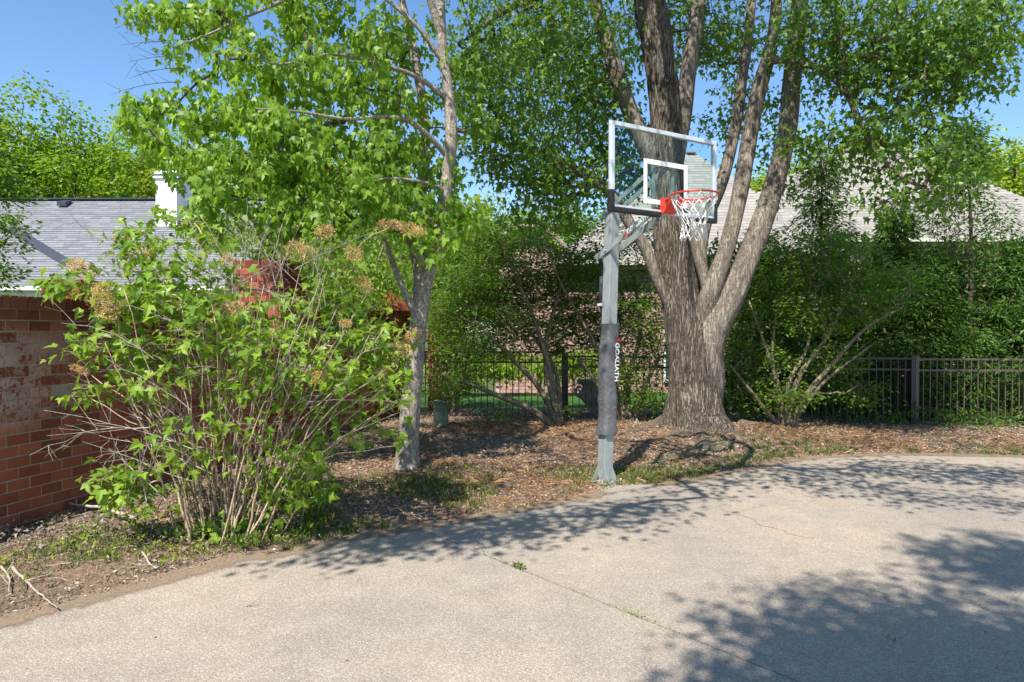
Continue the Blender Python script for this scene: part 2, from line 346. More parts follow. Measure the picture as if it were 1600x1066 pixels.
def unit(v): return v / (np.linalg.norm(v, axis=-1, keepdims=True) + 1e-9)
def frames(tip, nrm):
    y = unit(tip); x = unit(np.cross(y, nrm)); z = np.cross(x, y); return np.stack([x, y, z], 1)   # rows are axes
def leaves_verts(T, pos, tip, nrm, size):
    P, tri = T; n = len(pos); A = frames(tip, nrm)
    V = np.einsum('kj,nji->nki', P, A) * size[:, None, None] + pos[:, None, :]
    Fc = tri[None] + (np.arange(n) * len(P))[:, None, None]
    return V.reshape(-1, 3), Fc.reshape(-1, 3)
LEAF_ME = {}
from mathutils import Matrix
def add_leaves(root, T, mat, pos, tip, nrm, size, n_single=0, key=None, name='foliage'):
    """all leaves of one plant: the n_single nearest to the camera as parts named leaf, the rest one part"""
    pos, tip, nrm, size = map(np.asarray, (pos, tip, nrm, size)); b = chain(root)
    idx = np.arange(len(pos))
    if n_single:
        d = np.linalg.norm(pos - np.array([0, 0, CAMH]), axis=1)
        px = 800 + F * pos[:, 0] / np.maximum(pos[:, 1], .1); py = 517 - F * (pos[:, 2] - CAMH) / np.maximum(pos[:, 1], .1)
        score = d / size + 1e4 * ((px < 5) | (px > 1595) | (py < 5) | (py > 1060) | (pos[:, 1] < 1))
        o_ = np.argsort(score); s, idx = o_[:n_single], o_[n_single:]
        if key not in LEAF_ME: LEAF_ME[key] = mesh_np('leaf', T[0], [T[1]], mat)
        A = frames(tip[s], nrm[s])
        for k, i in enumerate(s):
            o = bpy.data.objects.new('leaf', LEAF_ME[key]); COL.objects.link(o); o.parent = root
            mt = Matrix.Identity(4)
            for r_ in range(3):
                for c_ in range(3): mt[r_][c_] = A[k][c_][r_] * size[i]
                mt[r_][3] = pos[i][r_] - b[r_]
            o.matrix_basis = mt
    V, f = leaves_verts(T, pos[idx], tip[idx], nrm[idx], size[idx])
    o = obj(name, mesh_np(name, V - b, [f], mat), root); o['kind'] = 'stuff'; return o
def jit(n, s): return rng.normal(0, s, (n, 3))
def sprays_droop(centers, m, rad, size, droop=0.9, flat=0.75):
    """leaves hanging round short twigs: returns pos, tip, nrm, size arrays and twig segments"""
    C = np.repeat(np.asarray(centers), m, 0); n = len(C)
    off = jit(n, rad / 1.7) * [1, 1, flat]; pos = C + off
    tip = unit(unit(off) * [0.7, 0.7, 0.3] + jit(n, 0.4) + [0, 0, -droop]); 
    nrm = unit(jit(n, 0.55) + [0, 0, 0.55] + unit(off) * 0.5 * [1, 1, 0])
    return pos, tip, nrm, size * rng.uniform(0.5, 1.32, n)
def sprays_flat(centers, m, rad, size, thick=0.16, tilt=0.5):
    C = np.asarray(centers); k = len(C)
    nn = unit(rng.normal(0, 0.16, (k, 3)) + [0, 0, 1]); a0 = rng.uniform(0, 6.28, k)
    C2 = np.repeat(C, m, 0); n = len(C2)
    r = rad * np.sqrt(rng.uniform(0, 1, n)); a = rng.uniform(0, 6.28, n)
    off = np.stack([np.cos(a) * r, np.sin(a) * r, rng.normal(0, rad * thick, n) - 0.35 * r * r / rad * 1.0], 1)
    # tilt by cluster normal
    N2 = np.repeat(nn, m, 0); off[:, 2] -= (off[:, 0] * N2[:, 0] + off[:, 1] * N2[:, 1])
    tip = unit(off * [1, 1, 0.4] + jit(n, 0.06)); nrm = unit(N2 + jit(n, tilt))
    return C2 + off, tip, nrm, size * rng.uniform(0.6, 1.2, n)
def blobs(lst):
    """lst of (px,py,depth, rx_px, ry_px, rdepth, n) -> cluster centres"""
    out = []
    for px, py, d, rx, ry, rd, n in lst:
        u = unit(rng.normal(0, 1, (n, 3))) * rng.uniform(0, 1, (n, 1)) ** 0.4
        c = at(px, py, d); out.append(c + u * [rx * d / F, rd, ry * d / F])
    return np.concatenate(out)
def colonize(skel, centers, r0=0.004, rmax=0.05, bow=0.12, mb=None, sides=4, seg=4, rmin=0.0):
    """joins every cluster centre to the nearest wood with bent branches of tapering radius"""
    mb = mb or MB(); skel = np.asarray(skel); centers = np.asarray(centers)
    ns = len(skel); cap = ns + len(centers) * seg + 5
    P = np.zeros((cap, 3)); P[:ns] = skel; par = -np.ones(cap, int); cnt = np.zeros(cap); n = ns
    d0 = np.min(np.linalg.norm(centers[:, None] - skel[None, ::max(1, ns // 60)], axis=2), 1)
    paths = []
    for c in centers[np.argsort(d0)]:
        dd = P[:n] - c; dist = np.sqrt((dd ** 2).sum(1)) + np.maximum(dd[:, 2], 0) * 0.5
        j = int(np.argmin(dist)); a = P[j]; L = np.linalg.norm(c - a); ids = [j]
        w = rng.normal(0, 0.06, 3) * L
        for k in range(1, seg + 1):
            s = k / seg; p = a + (c - a) * s + np.array([0, 0, bow * L * math.sin(math.pi * s)]) + w * math.sin(math.pi * s * 1.3)
            if k == seg: p = c
            P[n] = p; par[n] = ids[-1]; ids.append(n); n += 1
        paths.append(ids)
    for ids in paths:
        q = ids[-1]
        while q >= ns: cnt[q] += 1; q = par[q]
    for ids in paths:
        r = np.clip(r0 * np.sqrt(np.maximum(cnt[ids], 1)), rmin, rmax); r[0] = r[1] * 1.15
        if ids[0] >= ns: r[0] = min(r[0], r0 * math.sqrt(cnt[ids[0]]))
        r[-1] = r[-1] * 0.6
        mb.tube(P[ids], r, sides, False)
    return mb, P[ns:n]
def twigs(mb, pos, C, m, r=0.002, every=3):
    C2 = np.repeat(C, m, 0)[::every]; Q = pos[::every]
    d = Q - C2; n = len(Q); u = unit(np.cross(d, [0.3, 0.2, 1.0])) * r; w = unit(np.cross(d, u)) * r
    V = np.stack([C2 + u, C2 - u * .5 + w, C2 - u * .5 - w, Q], 1).reshape(-1, 3); b = np.arange(n)[:, None] * 4
    mb.add(V, [np.concatenate([b + [0, 1, 3], b + [1, 2, 3], b + [2, 0, 3]])]); return mb
BOXV = np.array([[x, y, z] for z in (-1, 1) for y in (-1, 1) for x in (-1, 1)]) * 0.5
BOXF = np.array([[0, 2, 3, 1], [4, 5, 7, 6], [0, 1, 5, 4], [2, 6, 7, 3], [0, 4, 6, 2], [1, 3, 7, 5]])
BM = {}
def pieces(root, name, mat, C, S, A, n_single=300, rest='', score=None):
    """boxes: centres C, sizes S (n,3), axes A (n,3,3 rows). n_single nearest become parts, the rest one part of kind stuff"""
    C = np.asarray(C, float); S = np.asarray(S, float); A = np.asarray(A, float); b = chain(root); n = len(C)
    if score is None: score = np.linalg.norm(C - [0, 0, CAMH], axis=1)
    o_ = np.argsort(score); s, r_ = o_[:n_single], o_[n_single:]
    if (name, mat.name) not in BM: BM[(name, mat.name)] = mesh_np(name, BOXV, [BOXF], mat)
    for i in s:
        o = bpy.data.objects.new(name, BM[(name, mat.name)]); COL.objects.link(o); o.parent = root
        mt = Matrix.Identity(4)
        for a in range(3):
            for c in range(3): mt[a][c] = A[i][c][a] * S[i][c]
            mt[a][3] = C[i][a] - b[a]
        o.matrix_basis = mt
    if len(r_):
        V = np.einsum('nkj,nji->nki', BOXV[None] * S[r_][:, None, :], A[r_]) + C[r_][:, None, :]
        f = (BOXF[None] + (np.arange(len(r_)) * 8)[:, None, None]).reshape(-1, 4)
        o = obj(rest or name + '_courses', mesh_np(name, V.reshape(-1, 3) - b, [f], mat), root); o['kind'] = 'stuff'

# ------------------------------------------------------------------ ground
EDGE = [(-400, 1120), (-150, 1015), (0, 968), (100, 941), (200, 915), (300, 889), (370, 869), (440, 861), (520, 841), (650, 821), (800, 795), (900, 777), (960, 762),
        (1050, 752), (1130, 737), (1200, 723), (1280, 713), (1400, 709), (1600, 712), (2100, 722)]
E = spline(np.array([gnd(x, y)[:2] for x, y in EDGE]), 6)
def sdist(X, Y):
    """signed distance to the driveway edge, + on the planted side"""
    P = np.stack([X.ravel(), Y.ravel()], 1); best = np.full(len(P), 1e9); sg = np.ones(len(P))
    for a, b in zip(E[:-1], E[1:]):
        d = b - a; t_ = np.clip(((P - a) @ d) / (d @ d), 0, 1); q = a + t_[:, None] * d; v = P - q; L = np.hypot(v[:, 0], v[:, 1])
        cr = d[0] * v[:, 1] - d[1] * v[:, 0]; k = L < best - 1e-9; best[k] = L[k]; sg[k] = np.where(cr[k] >= 0, 1, -1)
    return (best * sg).reshape(X.shape)
def fnoise(X, Y, f, seed=0):
    r_ = np.random.default_rng(seed); out = np.zeros_like(X)
    for k in range(5):
        for _ in range(3):
            th = r_.uniform(0, 6.28); ph = r_.uniform(0, 6.28); ff = f * 1.9 ** k * r_.uniform(.7, 1.3)
            out += np.sin((X * math.cos(th) + Y * math.sin(th)) * ff + ph) / 1.7 ** k
    return out / 4
def bedz(X, Y, s=None):
    X = np.asarray(X, float); Y = np.asarray(Y, float)
    if s is None: s = sdist(X, Y)
    sm = 1 - np.exp(-np.maximum(s, 0) / 0.9)
    z = -0.012 + 0.10 * sm + 0.016 * fnoise(X, Y, 3.0, 3) * np.clip(s * 2 + .6, 0, 1) + np.minimum(s, 0) * 0.10 + 0.010 * fnoise(X, Y, 9.0, 4) * np.exp(-np.abs(s) / .15)
    dm = np.hypot(X - 2.85, Y - 10.4); z = z + 0.16 * np.exp(-(dm / 1.5) ** 2) * (s > 0)
    return z
tag(obj('ground', mesh_np('ground', [(-400, -200, -.06), (400, -200, -.06), (400, 600, -.06), (-400, 600, -.06)], [[[0, 1, 2, 3]]], M['ground'])), 'rough ground reaching to the horizon', kind='structure')
gx = np.arange(-7.5, 13.0, 0.045); gy = np.arange(2.2, 14.2, 0.045); GX, GY = np.meshgrid(gx, gy)
SD = sdist(GX, GY); GZ = bedz(GX, GY, SD)
nx, ny = len(gx), len(gy); ii = (np.arange(ny - 1)[:, None] * nx + np.arange(nx - 1)[None]).ravel()
q = np.stack([ii, ii + 1, ii + nx + 1, ii + nx], 1); keep = (SD.ravel()[ii] > -0.12)
tag(obj('planting_bed', mesh_np('planting_bed', np.stack([GX.ravel(), GY.ravel(), GZ.ravel()], 1), [q[keep]], M['soil'], True)), kind='structure')
# driveway with a saw cut joint: two slabs with a 9 mm gap
JA = [gnd(640, 820), gnd(700, 846), gnd(800, 886), gnd(900, 926), gnd(1000, 966), gnd(1250, 1066)]
JD = (JA[-1] - JA[0])[:2]; JD /= np.linalg.norm(JD); J0 = JA[0][:2]; JN = np.array([-JD[1], JD[0]])
def clip(poly, p, n):
    out = []
    for a, b in zip(poly, poly[1:] + poly[:1]):
        da, db = (a - p) @ n, (b - p) @ n
        if da >= 0: out.append(a)
        if da * db < 0: out.append(a + (b - a) * da / (da - db))
    return out
far = [np.array(e) for e in E]; drive = [np.array([-9., -12.]), np.array([16., -12.])] + [np.array([16., far[-1][1]])] + far[::-1] + [np.array([-9., far[0][1]])]
import bmesh
def slab(name, poly, mat):
    bm = bmesh.new(); vs = [bm.verts.new((p[0], p[1], 0)) for p in poly]
    f = bm.faces.new(vs); bm.normal_update()
    if f.normal.z < 0: f.normal_flip()
    r_ = bmesh.ops.extrude_face_region(bm, geom=[f]); 
    for v_ in r_['geom']:
        if isinstance(v_, bmesh.types.BMVert): v_.co.z -= 0.055
    bmesh.ops.recalc_face_normals(bm, faces=bm.faces)
    bmesh.ops.triangulate(bm, faces=bm.faces); me = bpy.data.meshes.new(name); bm.to_mesh(me); bm.free(); me.materials.append(mat)
    return obj(name, me)
for s_ in (1, -1):
    o = slab('driveway', clip(drive, J0 + JN * 0.007 * s_, JN * s_), M['drive']); o['kind'] = 'structure'
mb = MB(); mb.bar(np.append(J0, -.020), np.append(J0 + JD * 16, -.012), 0.03, 0.012)
tag(mb.build('driveway_joint', M['soil']), kind='structure')
m, t, out = nt('washed soil stain'); p = wpos(t); at_ = N(t, 'ShaderNodeAttribute', attribute_name='edge').outputs['Fac']
n = noise_tex(t, p, 6, 6, 0.7); n2 = noise_tex(t, p, 60, 5, 0.7)
c = ramp(t, n2, [(0.3, (0.13, 0.09, 0.06)), (0.7, (0.36, 0.27, 0.19))]); pr = prin(t, None, c, 0.95, 0.1)
a_ = mth(t, 'MULTIPLY', ramp(t, mth(t, 'ADD', at_, mth(t, 'MULTIPLY', n, 0.9)), [(0.75, (0, 0, 0)), (1.35, (1, 1, 1))]), 0.85)
mx = N(t, 'ShaderNodeMixShader', {0: a_}); t.links.new(N(t, 'ShaderNodeBsdfTransparent').outputs[0], mx.inputs[1]); t.links.new(pr.outputs[0], mx.inputs[2]); t.links.new(mx.outputs[0], out.inputs[0])
Ed = E[:-6]; Tn = np.gradient(Ed, axis=0); Tn /= np.linalg.norm(Tn, axis=1)[:, None]; No = np.stack([Tn[:, 1], -Tn[:, 0]], 1); rows = [Ed + No * w for w in (-.06, .06, .18, .32)]
V = np.concatenate([np.column_stack([r_, np.full(len(Ed), .004)]) for r_ in rows]); k = len(Ed); i0 = np.arange(k - 1)
me = mesh_np('soil_wash', V, [np.concatenate([np.stack([i0 + a * k, i0 + (a + 1) * k, i0 + (a + 1) * k + 1, i0 + a * k + 1], 1) for a in range(3)])], m)
at2 = me.attributes.new('edge', 'FLOAT', 'POINT'); at2.data.foreach_set('value', np.repeat([1.0, .75, .35, 0.0], k).astype(np.float32)); tag(obj('soil_wash', me), kind='structure')
mb = MB(); ck = spline(np.array([gnd(x, y, .0015) for x, y in ((1125, 795), (1150, 803), (1180, 812), (1186, 820), (1215, 826), (1240, 836), (1275, 842))]), 4); ck[:, :2] += rng.normal(0, .008, (len(ck), 2))
for a, b in zip(ck[:-1], ck[1:]): mb.bar(a, b, .0035, .002)
tag(mb.build('driveway_crack', M['soil']), kind='structure')
# lawn of the neighbour
lx = np.linspace(-3.5, 11, 60); ly = np.linspace(12.6, 18.4, 30); LX, LY = np.meshgrid(lx, ly); LZ = -.02 + .05 * np.clip((LY - 12.8), 0, 1) + 0.01 * fnoise(LX, LY, 2, 9)
nx, ny = 60, 30; ii = (np.arange(ny - 1)[:, None] * nx + np.arange(nx - 1)[None]).ravel()
tag(obj('lawn', mesh_np('lawn', np.stack([LX.ravel(), LY.ravel(), LZ.ravel()], 1), [np.stack([ii, ii + 1, ii + nx + 1, ii + nx], 1)], M['lawn'], True)), kind='structure')

# ------------------------------------------------------------------ brick garden wall
WD = unit(np.array([0.25, 1.0, 0])); WN = np.array([WD[1], -WD[0], 0]); W0 = np.array([-4.125, 5.5, 0]); UP = np.array([0, 0, 1.])
AXW = np.stack([WD, WN, UP])
BL, BH, JT = 0.203, 0.0940, 0.011; TH = 0.22; NC = 20
wall = thing('brick_wall', W0, 'long weathered red brick garden wall with white stains running behind the flowering shrub', 'wall')
W_A, W_B = -3.2, 8.4
mb = MB(); mb.box(W0 + WD * (W_A + W_B) / 2 - WN * TH / 2 + UP * (NC * BH / 2 + .02), ((W_B - W_A), TH - 0.008, NC * BH), AXW)
mb.build('mortar_core', M['mortar'], wall)
C, S, A, sco = [], [], [], []
for c_ in range(NC):
    off = (c_ % 2) * BL / 2
    for t_ in np.arange(W_A, W_B - BL, BL):
        tt = t_ + off + BL / 2 + rng.normal(0, .0012)
        p = W0 + WD * tt - WN * TH / 2 + WN * rng.normal(0, .0015) + UP * (c_ * BH + BH / 2 + .0)
        C.append(p); S.append((BL - JT, TH, BH - JT)); A.append(AXW); 
        vis = 800 + F * (p[0] + .1) / p[1] > -12
        sco.append(tt if vis else 99 + abs(tt))
pieces(wall, 'brick', M['brick'], C, S, A, 280, 'brick_courses', np.array(sco))
C, S, A, sco = [], [], [], []
for t_ in np.arange(W_A, W_B, 0.0745):
    p = W0 + WD * (t_ + .035) - WN * TH / 2 + UP * (NC * BH + 0.055 + rng.normal(0, .001)); C.append(p); S.append((0.0645, TH + 0.035, 0.105)); A.append(AXW)
    sco.append(t_ if 800 + F * p[0] / p[1] > -30 else 99 + abs(t_))
pieces(wall, 'cap_brick', M['brick'], C, S, A, 40, 'cap_courses', np.array(sco))
mb = MB(); mb.box(W0 + WD * (W_A + W_B) / 2 - WN * TH / 2 + UP * (NC * BH + 0.055), ((W_B - W_A), TH + .015, .09), AXW); mb.build('cap_mortar', M['mortar'], wall)
def pillar(name_label, corner, w, h, ax, singles, mat=M['brick_red'], group='brick pillars of the garden wall', corbel=2, pitched=False):
    """corner: the corner nearest the camera; ax rows: along wall, outward normal, up"""
    c0 = corner + ax[0] * w / 2 - ax[1] * w / 2
    pl = thing('brick_pillar', (c0[0], c0[1], 0), name_label, 'pillar', group)
    nc = int(h / BH); MB().box(c0 + UP * (nc * BH / 2), (w - .012, w - .012, nc * BH), ax).build('mortar_core', M['mortar'], pl)
    C, S, A = [], [], []
    for k in range(nc):
        g = 0.0 if k < nc - 3 or not corbel else 0.018 * corbel
        ww = w + g; nb = 3; L = ww / nb
        for side in range(4):
            a, b = (ax[0], ax[1]) if side % 2 == 0 else (ax[1], ax[0]); sg = 1 if side < 2 else -1
            for j in range(nb + (k % 2)):
                x0 = -ww / 2 + j * L - (L / 2 if k % 2 else 0); x1 = x0 + L; x0 = max(x0, -ww / 2 + .0); x1 = min(x1, ww / 2)
                if side % 2: x0 = max(x0, -ww / 2 + .1); x1 = min(x1, ww / 2 - .1)
                if x1 - x0 < .03: continue
                p = c0 + a * (x0 + x1) / 2 + b * sg * (ww / 2 - .05) + UP * (k * BH + BH / 2)
                C.append(p); S.append((x1 - x0 - JT, .10, BH - JT)); A.append([a, b * 1.0, UP])
    for j in range(int(w / .0745) + 1):     # soldier course on top
        p = c0 + ax[0] * (-w / 2 + .03 + j * .0745) + UP * (nc * BH + .05); C.append(p); S.append((.0645, w + .05, .10)); A.append(ax)
    pieces(pl, 'brick', mat, C, S, A, singles)
    if pitched:
        P = [c0 + ax[0] * a + ax[1] * b + UP * (nc * BH + .10) for a, b in ((-w * .6, -w * .6), (w * .6, -w * .6), (w * .6, w * .6), (-w * .6, w * .6))] + [c0 + UP * (nc * BH + .5)]
        MB().add(P, [[[0, 1, 4], [1, 2, 4], [2, 3, 4], [3, 0, 4]], [[3, 2, 1, 0]]]).build('cap', M['brick_red'], pl)
    return pl
pillar('tall square red brick pillar rising behind the flowering shrub', W0 + WN * 0.22 + WD * 3.62, 0.69, 2.60, AXW, 150)
pillar('low brick pillar just left of the grey tree trunk at the far end of the wall', W0 + WN * 0.2 + WD * 7.5, 0.6, 2.05, AXW, 60, pitched=True, corbel=0)
pillar('shaded brick end pillar at the corner of the metal fence', at(668, 560, 13.6) * [1, 1, 0], 0.45, 2.6, np.eye(3) * [1, 1, 1] @ np.array([[1, 0, 0], [0, -1, 0], [0, 0, 1]]), 40, corbel=0)
pillar('sunlit orange brick pillar showing over the wall by the grey roof', at(65, 430, 11.2) * [1, 1, 0], 0.62, 2.46, np.array([[1, 0, 0], [0, -1, 0], [0, 0, 1.]]), 50, corbel=1)

# ------------------------------------------------------------------ houses
def shingled(root, quad, mat, expo=0.14, wid=0.31, n_single=300, thick=0.012, mode=None):
    """quad: eave left, eave right, ridge right, ridge left; shingles on that plane"""
    a, b, c, d = [np.array(p, float) for p in quad]
    mb = MB(); nrm = unit(np.cross(b - a, d - a if np.linalg.norm(d - a) > .1 else c - a)); 
    low = nrm * -0.08
    mb.add([a, b, c, d, a + low, b + low, c + low, d + low], [[[0, 1, 2, 3], [7, 6, 5, 4], [0, 4, 5, 1], [1, 5, 6, 2], [2, 6, 7, 3], [3, 7, 4, 0]]])
    mb.build('roof_deck', mat, root)
    ux = unit(b - a); hd = np.cross(nrm, ux); H = (d - a) @ hd; tl = math.atan2(thick * 1.3, expo)
    hx = hd * math.cos(tl) - nrm * math.sin(tl); nx_ = nrm * math.cos(tl) + hd * math.sin(tl)
    AX = np.array([ux, hx, nx_]); C, S, A = [], [], []
    k = 0
    while (k + 1) * expo < H:
        f = (k + .5) * expo / H; l = a + (d - a) * f; r_ = b + (c - b) * f; L = np.linalg.norm(r_ - l); o_ = rng.uniform(0, wid)
        x = -o_
        while x < L:
            w_ = wid * rng.uniform(.55, 1.3); x0, x1 = max(x, 0), min(x + w_, L)
            if x1 - x0 > .04:
                C.append(l + ux * (x0 + x1) / 2 + nrm * (thick * .9)); S.append((x1 - x0 - .005, expo * 1.06, thick * rng.uniform(.7, 1.25))); A.append(AX)
            x += w_
        k += 1
    C = np.array(C); px = 800 + F * C[:, 0] / C[:, 1]; py = 517 - F * (C[:, 2] - CAMH) / C[:, 1]
    pieces(root, 'shingle', mat, C, S, A, n_single, 'shingle_courses', C[:, 1] + 100 * ((px < 0) | (px > 1600)) )
# grey roofed house
hl = thing('house', (-14, 21, 0), 'house with slate grey shingle roof and white chimney behind the brick wall', 'house')
ea = at(0, 450, 19)[2]; rz = at(0, 313, 22.9)[2]
shingled(hl, [(-23, 19, ea), (-7.6, 19, ea), (-7.6, 22.9, rz), (-23, 22.9, rz)], M['shingle_grey'], 0.13, 0.36, 260)
shingled(hl, [(-7.6, 26.8, ea), (-23, 26.8, ea), (-23, 22.9, rz), (-7.6, 22.9, rz)], M['shingle_grey'], 0.5, 1.2, 0)
MB().box((-15.3, 23, ea / 2 - .1), (14.6, 7.2, ea - .1)).build('wall', M['cream'], hl)
MB().box((-15.3, 18.93, ea - .02), (15.4, .12, .10)).build('gutter', M['white'], hl)
MB().box((-15.3, 19.1, ea - .16), (15.4, .06, .20)).build('fascia', M['cream'], hl)
MB().box((-15.3, 22.9, rz + .035), (15.4, .26, .05)).build('ridge_cap', M['flash'], hl)
sl_ = (rz - ea) / 3.9
def roofpt(px, py):
    A_ = at(px, py, 1.0); o_ = np.array([0, 0, CAMH]); v = A_ - o_; s = (ea - 19 * sl_ - CAMH) / (v[2] - sl_ * v[1]); return o_ + v * s
nrm_l = unit(np.array([0, -sl_, 1.]))
a, b = roofpt(20, 360) + nrm_l * .03, roofpt(112, 416) + nrm_l * .03
MB().bar(a, b, .28, .02, up=nrm_l).build('valley_strip', M['flash'], hl)
vp = roofpt(100, 323); mb = MB(); mb.add([vp + v for v in ((-.16, -.12, 0), (.16, -.12, 0), (.20, .14, .2), (-.12, .14, .2), (-.16, -.12, .14), (.12, -.12, .14), (.2, .14, .24), (-.12, .14, .24))], [[[0, 1, 5, 4], [4, 5, 6, 7], [1, 2, 6, 5], [0, 4, 7, 3]]]); mb.build('roof_vent', M['flash'], hl)
cb = roofpt(260, 355); cw = 0.66; cx0 = cb[0]; cy0 = cb[1]; ct = at(260, 272, cy0)[2]
ch = MB(); ch.box((cx0, cy0 + .55, (cb[2] - .8 + ct) / 2), (cw, 1.1, ct - cb[2] + .8)); cho = ch.build('chimney', M['white'], hl)
MB().box((cx0, cy0 + .55, ct - .10), (cw + .12, 1.22, .07)).build('chimney_band', M['white'], cho)
MB().box((cx0, cy0 + .55, ct + .03), (cw + .20, 1.30, .10)).build('chimney_cap', M['white'], cho)
mb = MB(); mb.add([(cx0 + cw / 2 + .012, cy0 + .0, cb[2]), (cx0 + cw / 2 + .02, cy0 + 1.1, cb[2] + 1.1 * sl_), (cx0 + cw / 2 + .012, cy0 + 1.1, cb[2] + 1.1 * sl_ + .35), (cx0 + cw / 2 + .30, cy0 + .05, cb[2] + .07), (cx0 + cw / 2 + .30, cy0 + 1.1, cb[2] + 1.1 * sl_ + .06)], [[[0, 3, 4], [0, 4, 2], [0, 2, 1]]]); mb.build('flashing', M['flash'], cho)
# pale roofed house
hr = thing('house', (9, 21, 0), 'large pink brick house with pale hipped shingle roofs behind the big maple', 'house')
def hip(x0, x1, y0, dep, ze, zr, r0, r1, mat, n_single, expo=.14):
    ym = y0 + dep / 2; y1 = y0 + dep
    shingled(hr, [(x0, y0, ze), (x1, y0, ze), (r1, ym, zr), (r0, ym, zr)], mat, expo, .34, n_single, .006)
    mb = MB(); mb.add([(x0, y0, ze), (x1, y0, ze), (x1, y1, ze), (x0, y1, ze), (r0, ym, zr), (r1, ym, zr)], [[[0, 4, 3], [1, 2, 5]], [[3, 4, 5, 2]]])
    mb.build('roof_slopes', mat, hr)
    MB().bar((r0, ym, zr + .05), (r1, ym, zr + .05), .25, .05).build('ridge_cap', mat, hr)
    MB().box(((x0 + x1) / 2, y0 - .02, ze - .05), (x1 - x0, .14, .12)).build('gutter', M['cream'], hr)
    MB().box(((x0 + x1) / 2, y0 + .15, ze - .16), (x1 - x0 - .4, .3, .08)).build('soffit', M['tan'], hr)
zC = at(1300, 238, 23.3)[2]; eC = at(1300, 372, 19.5)[2]
hip(4.6, 17.6, 19.5, 7.6, eC, zC, 10.95, 13.4, M['shingle_tan'], 200)
zB = at(1077, 241, 22)[2]; eB = at(900, 408, 18)[2]
hip(1.1, 9.2, 18, 8, eB, zB, 5.6, 5.9, M['shingle_tan'], 100)
def house_wall(x0, x1, y, z1, n):
    MB().box(((x0 + x1) / 2, y + .14, z1 / 2), (x1 - x0, .25, z1)).build('wall_core', M['mortar'], hr)
    C, S, A = [], [], []
    for k in range(int(z1 / .0914)):
        for x in np.arange(x0, x1 - .2, .203): C.append((x + .1 + (k % 2) * .1, y, k * .0914 + .05)); S.append((.193, .05, .082)); A.append(np.eye(3))
    pieces(hr, 'brick', M['brick_pink'], C, S, A, n, 'brick_courses')
house_wall(1.3, 9.0, 18.4, eB - .1, 150); house_wall(9.0, 17.2, 19.9, eC - .1, 0)
house_wall(-.45, 1.3, 18.6, 3.3, 60)
def arch(cx, y, z, w, h, n=12): return [(cx + w / 2 * math.cos(a), y, z + h * math.sin(a)) for a in np.linspace(0, math.pi, n)]
mb = MB(); O = arch(.45, 18.35, 3.3, 2.3, 1.2); n_ = len(O); mb.add(O + [(p[0], p[1] + .5, p[2]) for p in O], [[[i, i + 1, n_ + i + 1, n_ + i] for i in range(n_ - 1)], ])
mb.tube(O, .07, 8); mb.build('arched_cornice', M['tan'], hr)
mb = MB(); O = arch(.45, 18.6, 3.3, 1.9, 1.0); mb.add(O + [(.45, 18.6, 3.3)], [[[i, i + 1, len(O)] for i in range(len(O) - 1)]]); mb.build('gable', M['brick_pink'], hr)
def window(x0, x1, z0, z1, y):
    w = MB(); 
    for x in (x0, x1, (x0 + x1) / 2): w.box((x, y - .03, (z0 + z1) / 2), (.045, .08, z1 - z0 + .07))
    for z in (z0, z1, (z0 + z1) / 2): w.box(((x0 + x1) / 2, y - .035, z), (x1 - x0 - .07, .06, .07))
    wo_ = w.build('window', M['white'], hr); MB().box(((x0 + x1) / 2, y - .008, (z0 + z1) / 2), (x1 - x0 - .02, .02, z1 - z0 - .02)).build('pane', M['pane'], wo_)
window(4.1, 5.3, .35, 2.3, 18.36); window(7, 8.2, .9, 2.4, 18.36)

# ------------------------------------------------------------------ metal fences
def fence(p0, p1, n_bays, z0, h, mat, label, singles=True, name='metal_fence'):
    p0 = np.array([*p0, 0.]); p1 = np.array([*p1, 0.]); f = thing(name, (p0 + p1) / 2, label, 'fence', 'metal picket fences')
    d = unit(p1 - p0); L = np.linalg.norm(p1 - p0); bay = L / n_bays; ax = np.array([d, [-d[1], d[0], 0], [0, 0, 1]])
    for i in range(n_bays + 1):
        MB().box(p0 + d * bay * i + UP * (z0 + h / 2 - .05 + .01), (.06, .06, h + .1), ax).build('post', mat, f)
        MB().box(p0 + d * bay * i + UP * (z0 + h + .02), (.07, .07, .02), ax).build('post_cap', mat, f)
    for i in range(n_bays):
        for zz in (h - .03, h - .22, .09):
            MB().bar(p0 + d * (bay * i + .03) + UP * (z0 + zz), p0 + d * (bay * (i + 1) - .03) + UP * (z0 + zz), .03, .032).build('rail', mat, f)
    C, S, A = [], [], []; npk = int(round(bay / .116))
    for i in range(n_bays):
        for k in range(1, npk):
            C.append(p0 + d * (bay * i + bay * k / npk) + UP * (z0 + h / 2 + .0)); S.append((.016, .016, h - .06)); A.append(ax)
    pieces(f, 'picket', mat, C, S, A, 300)
fA = at(713, 600, 12.9)[:2]; fB = at(880, 600, 12.75)[:2]; fD = at(1432, 600, 11.75)[:2]
fence(fA - (fB - fA) * .18 * 0 - (fB - fA) * 1.0, fB, 2, .0, 1.33, M['black_metal'], 'black metal picket fence left of the basketball pole in front of the lawn')
fence(fB + (fD - fB) * .0102, fD - (fD - fB) * .0102, 3, .0, 1.25, M['black_metal'], 'black metal picket fence passing behind the big maple trunk')
fence(fD, (fD[0] + 5.4, fD[1] - .35), 3, .04, 1.20, M['sunlit_metal'], 'metal picket fence at the right edge, coloured brown for the sun on it')
fence((fD[0] - .05, fD[1] + .12), (fD[0] - .95, fD[1] + 5.5), 3, .02, 1.2, M['black_metal'], 'black picket fence running back from the corner post into the evergreens')

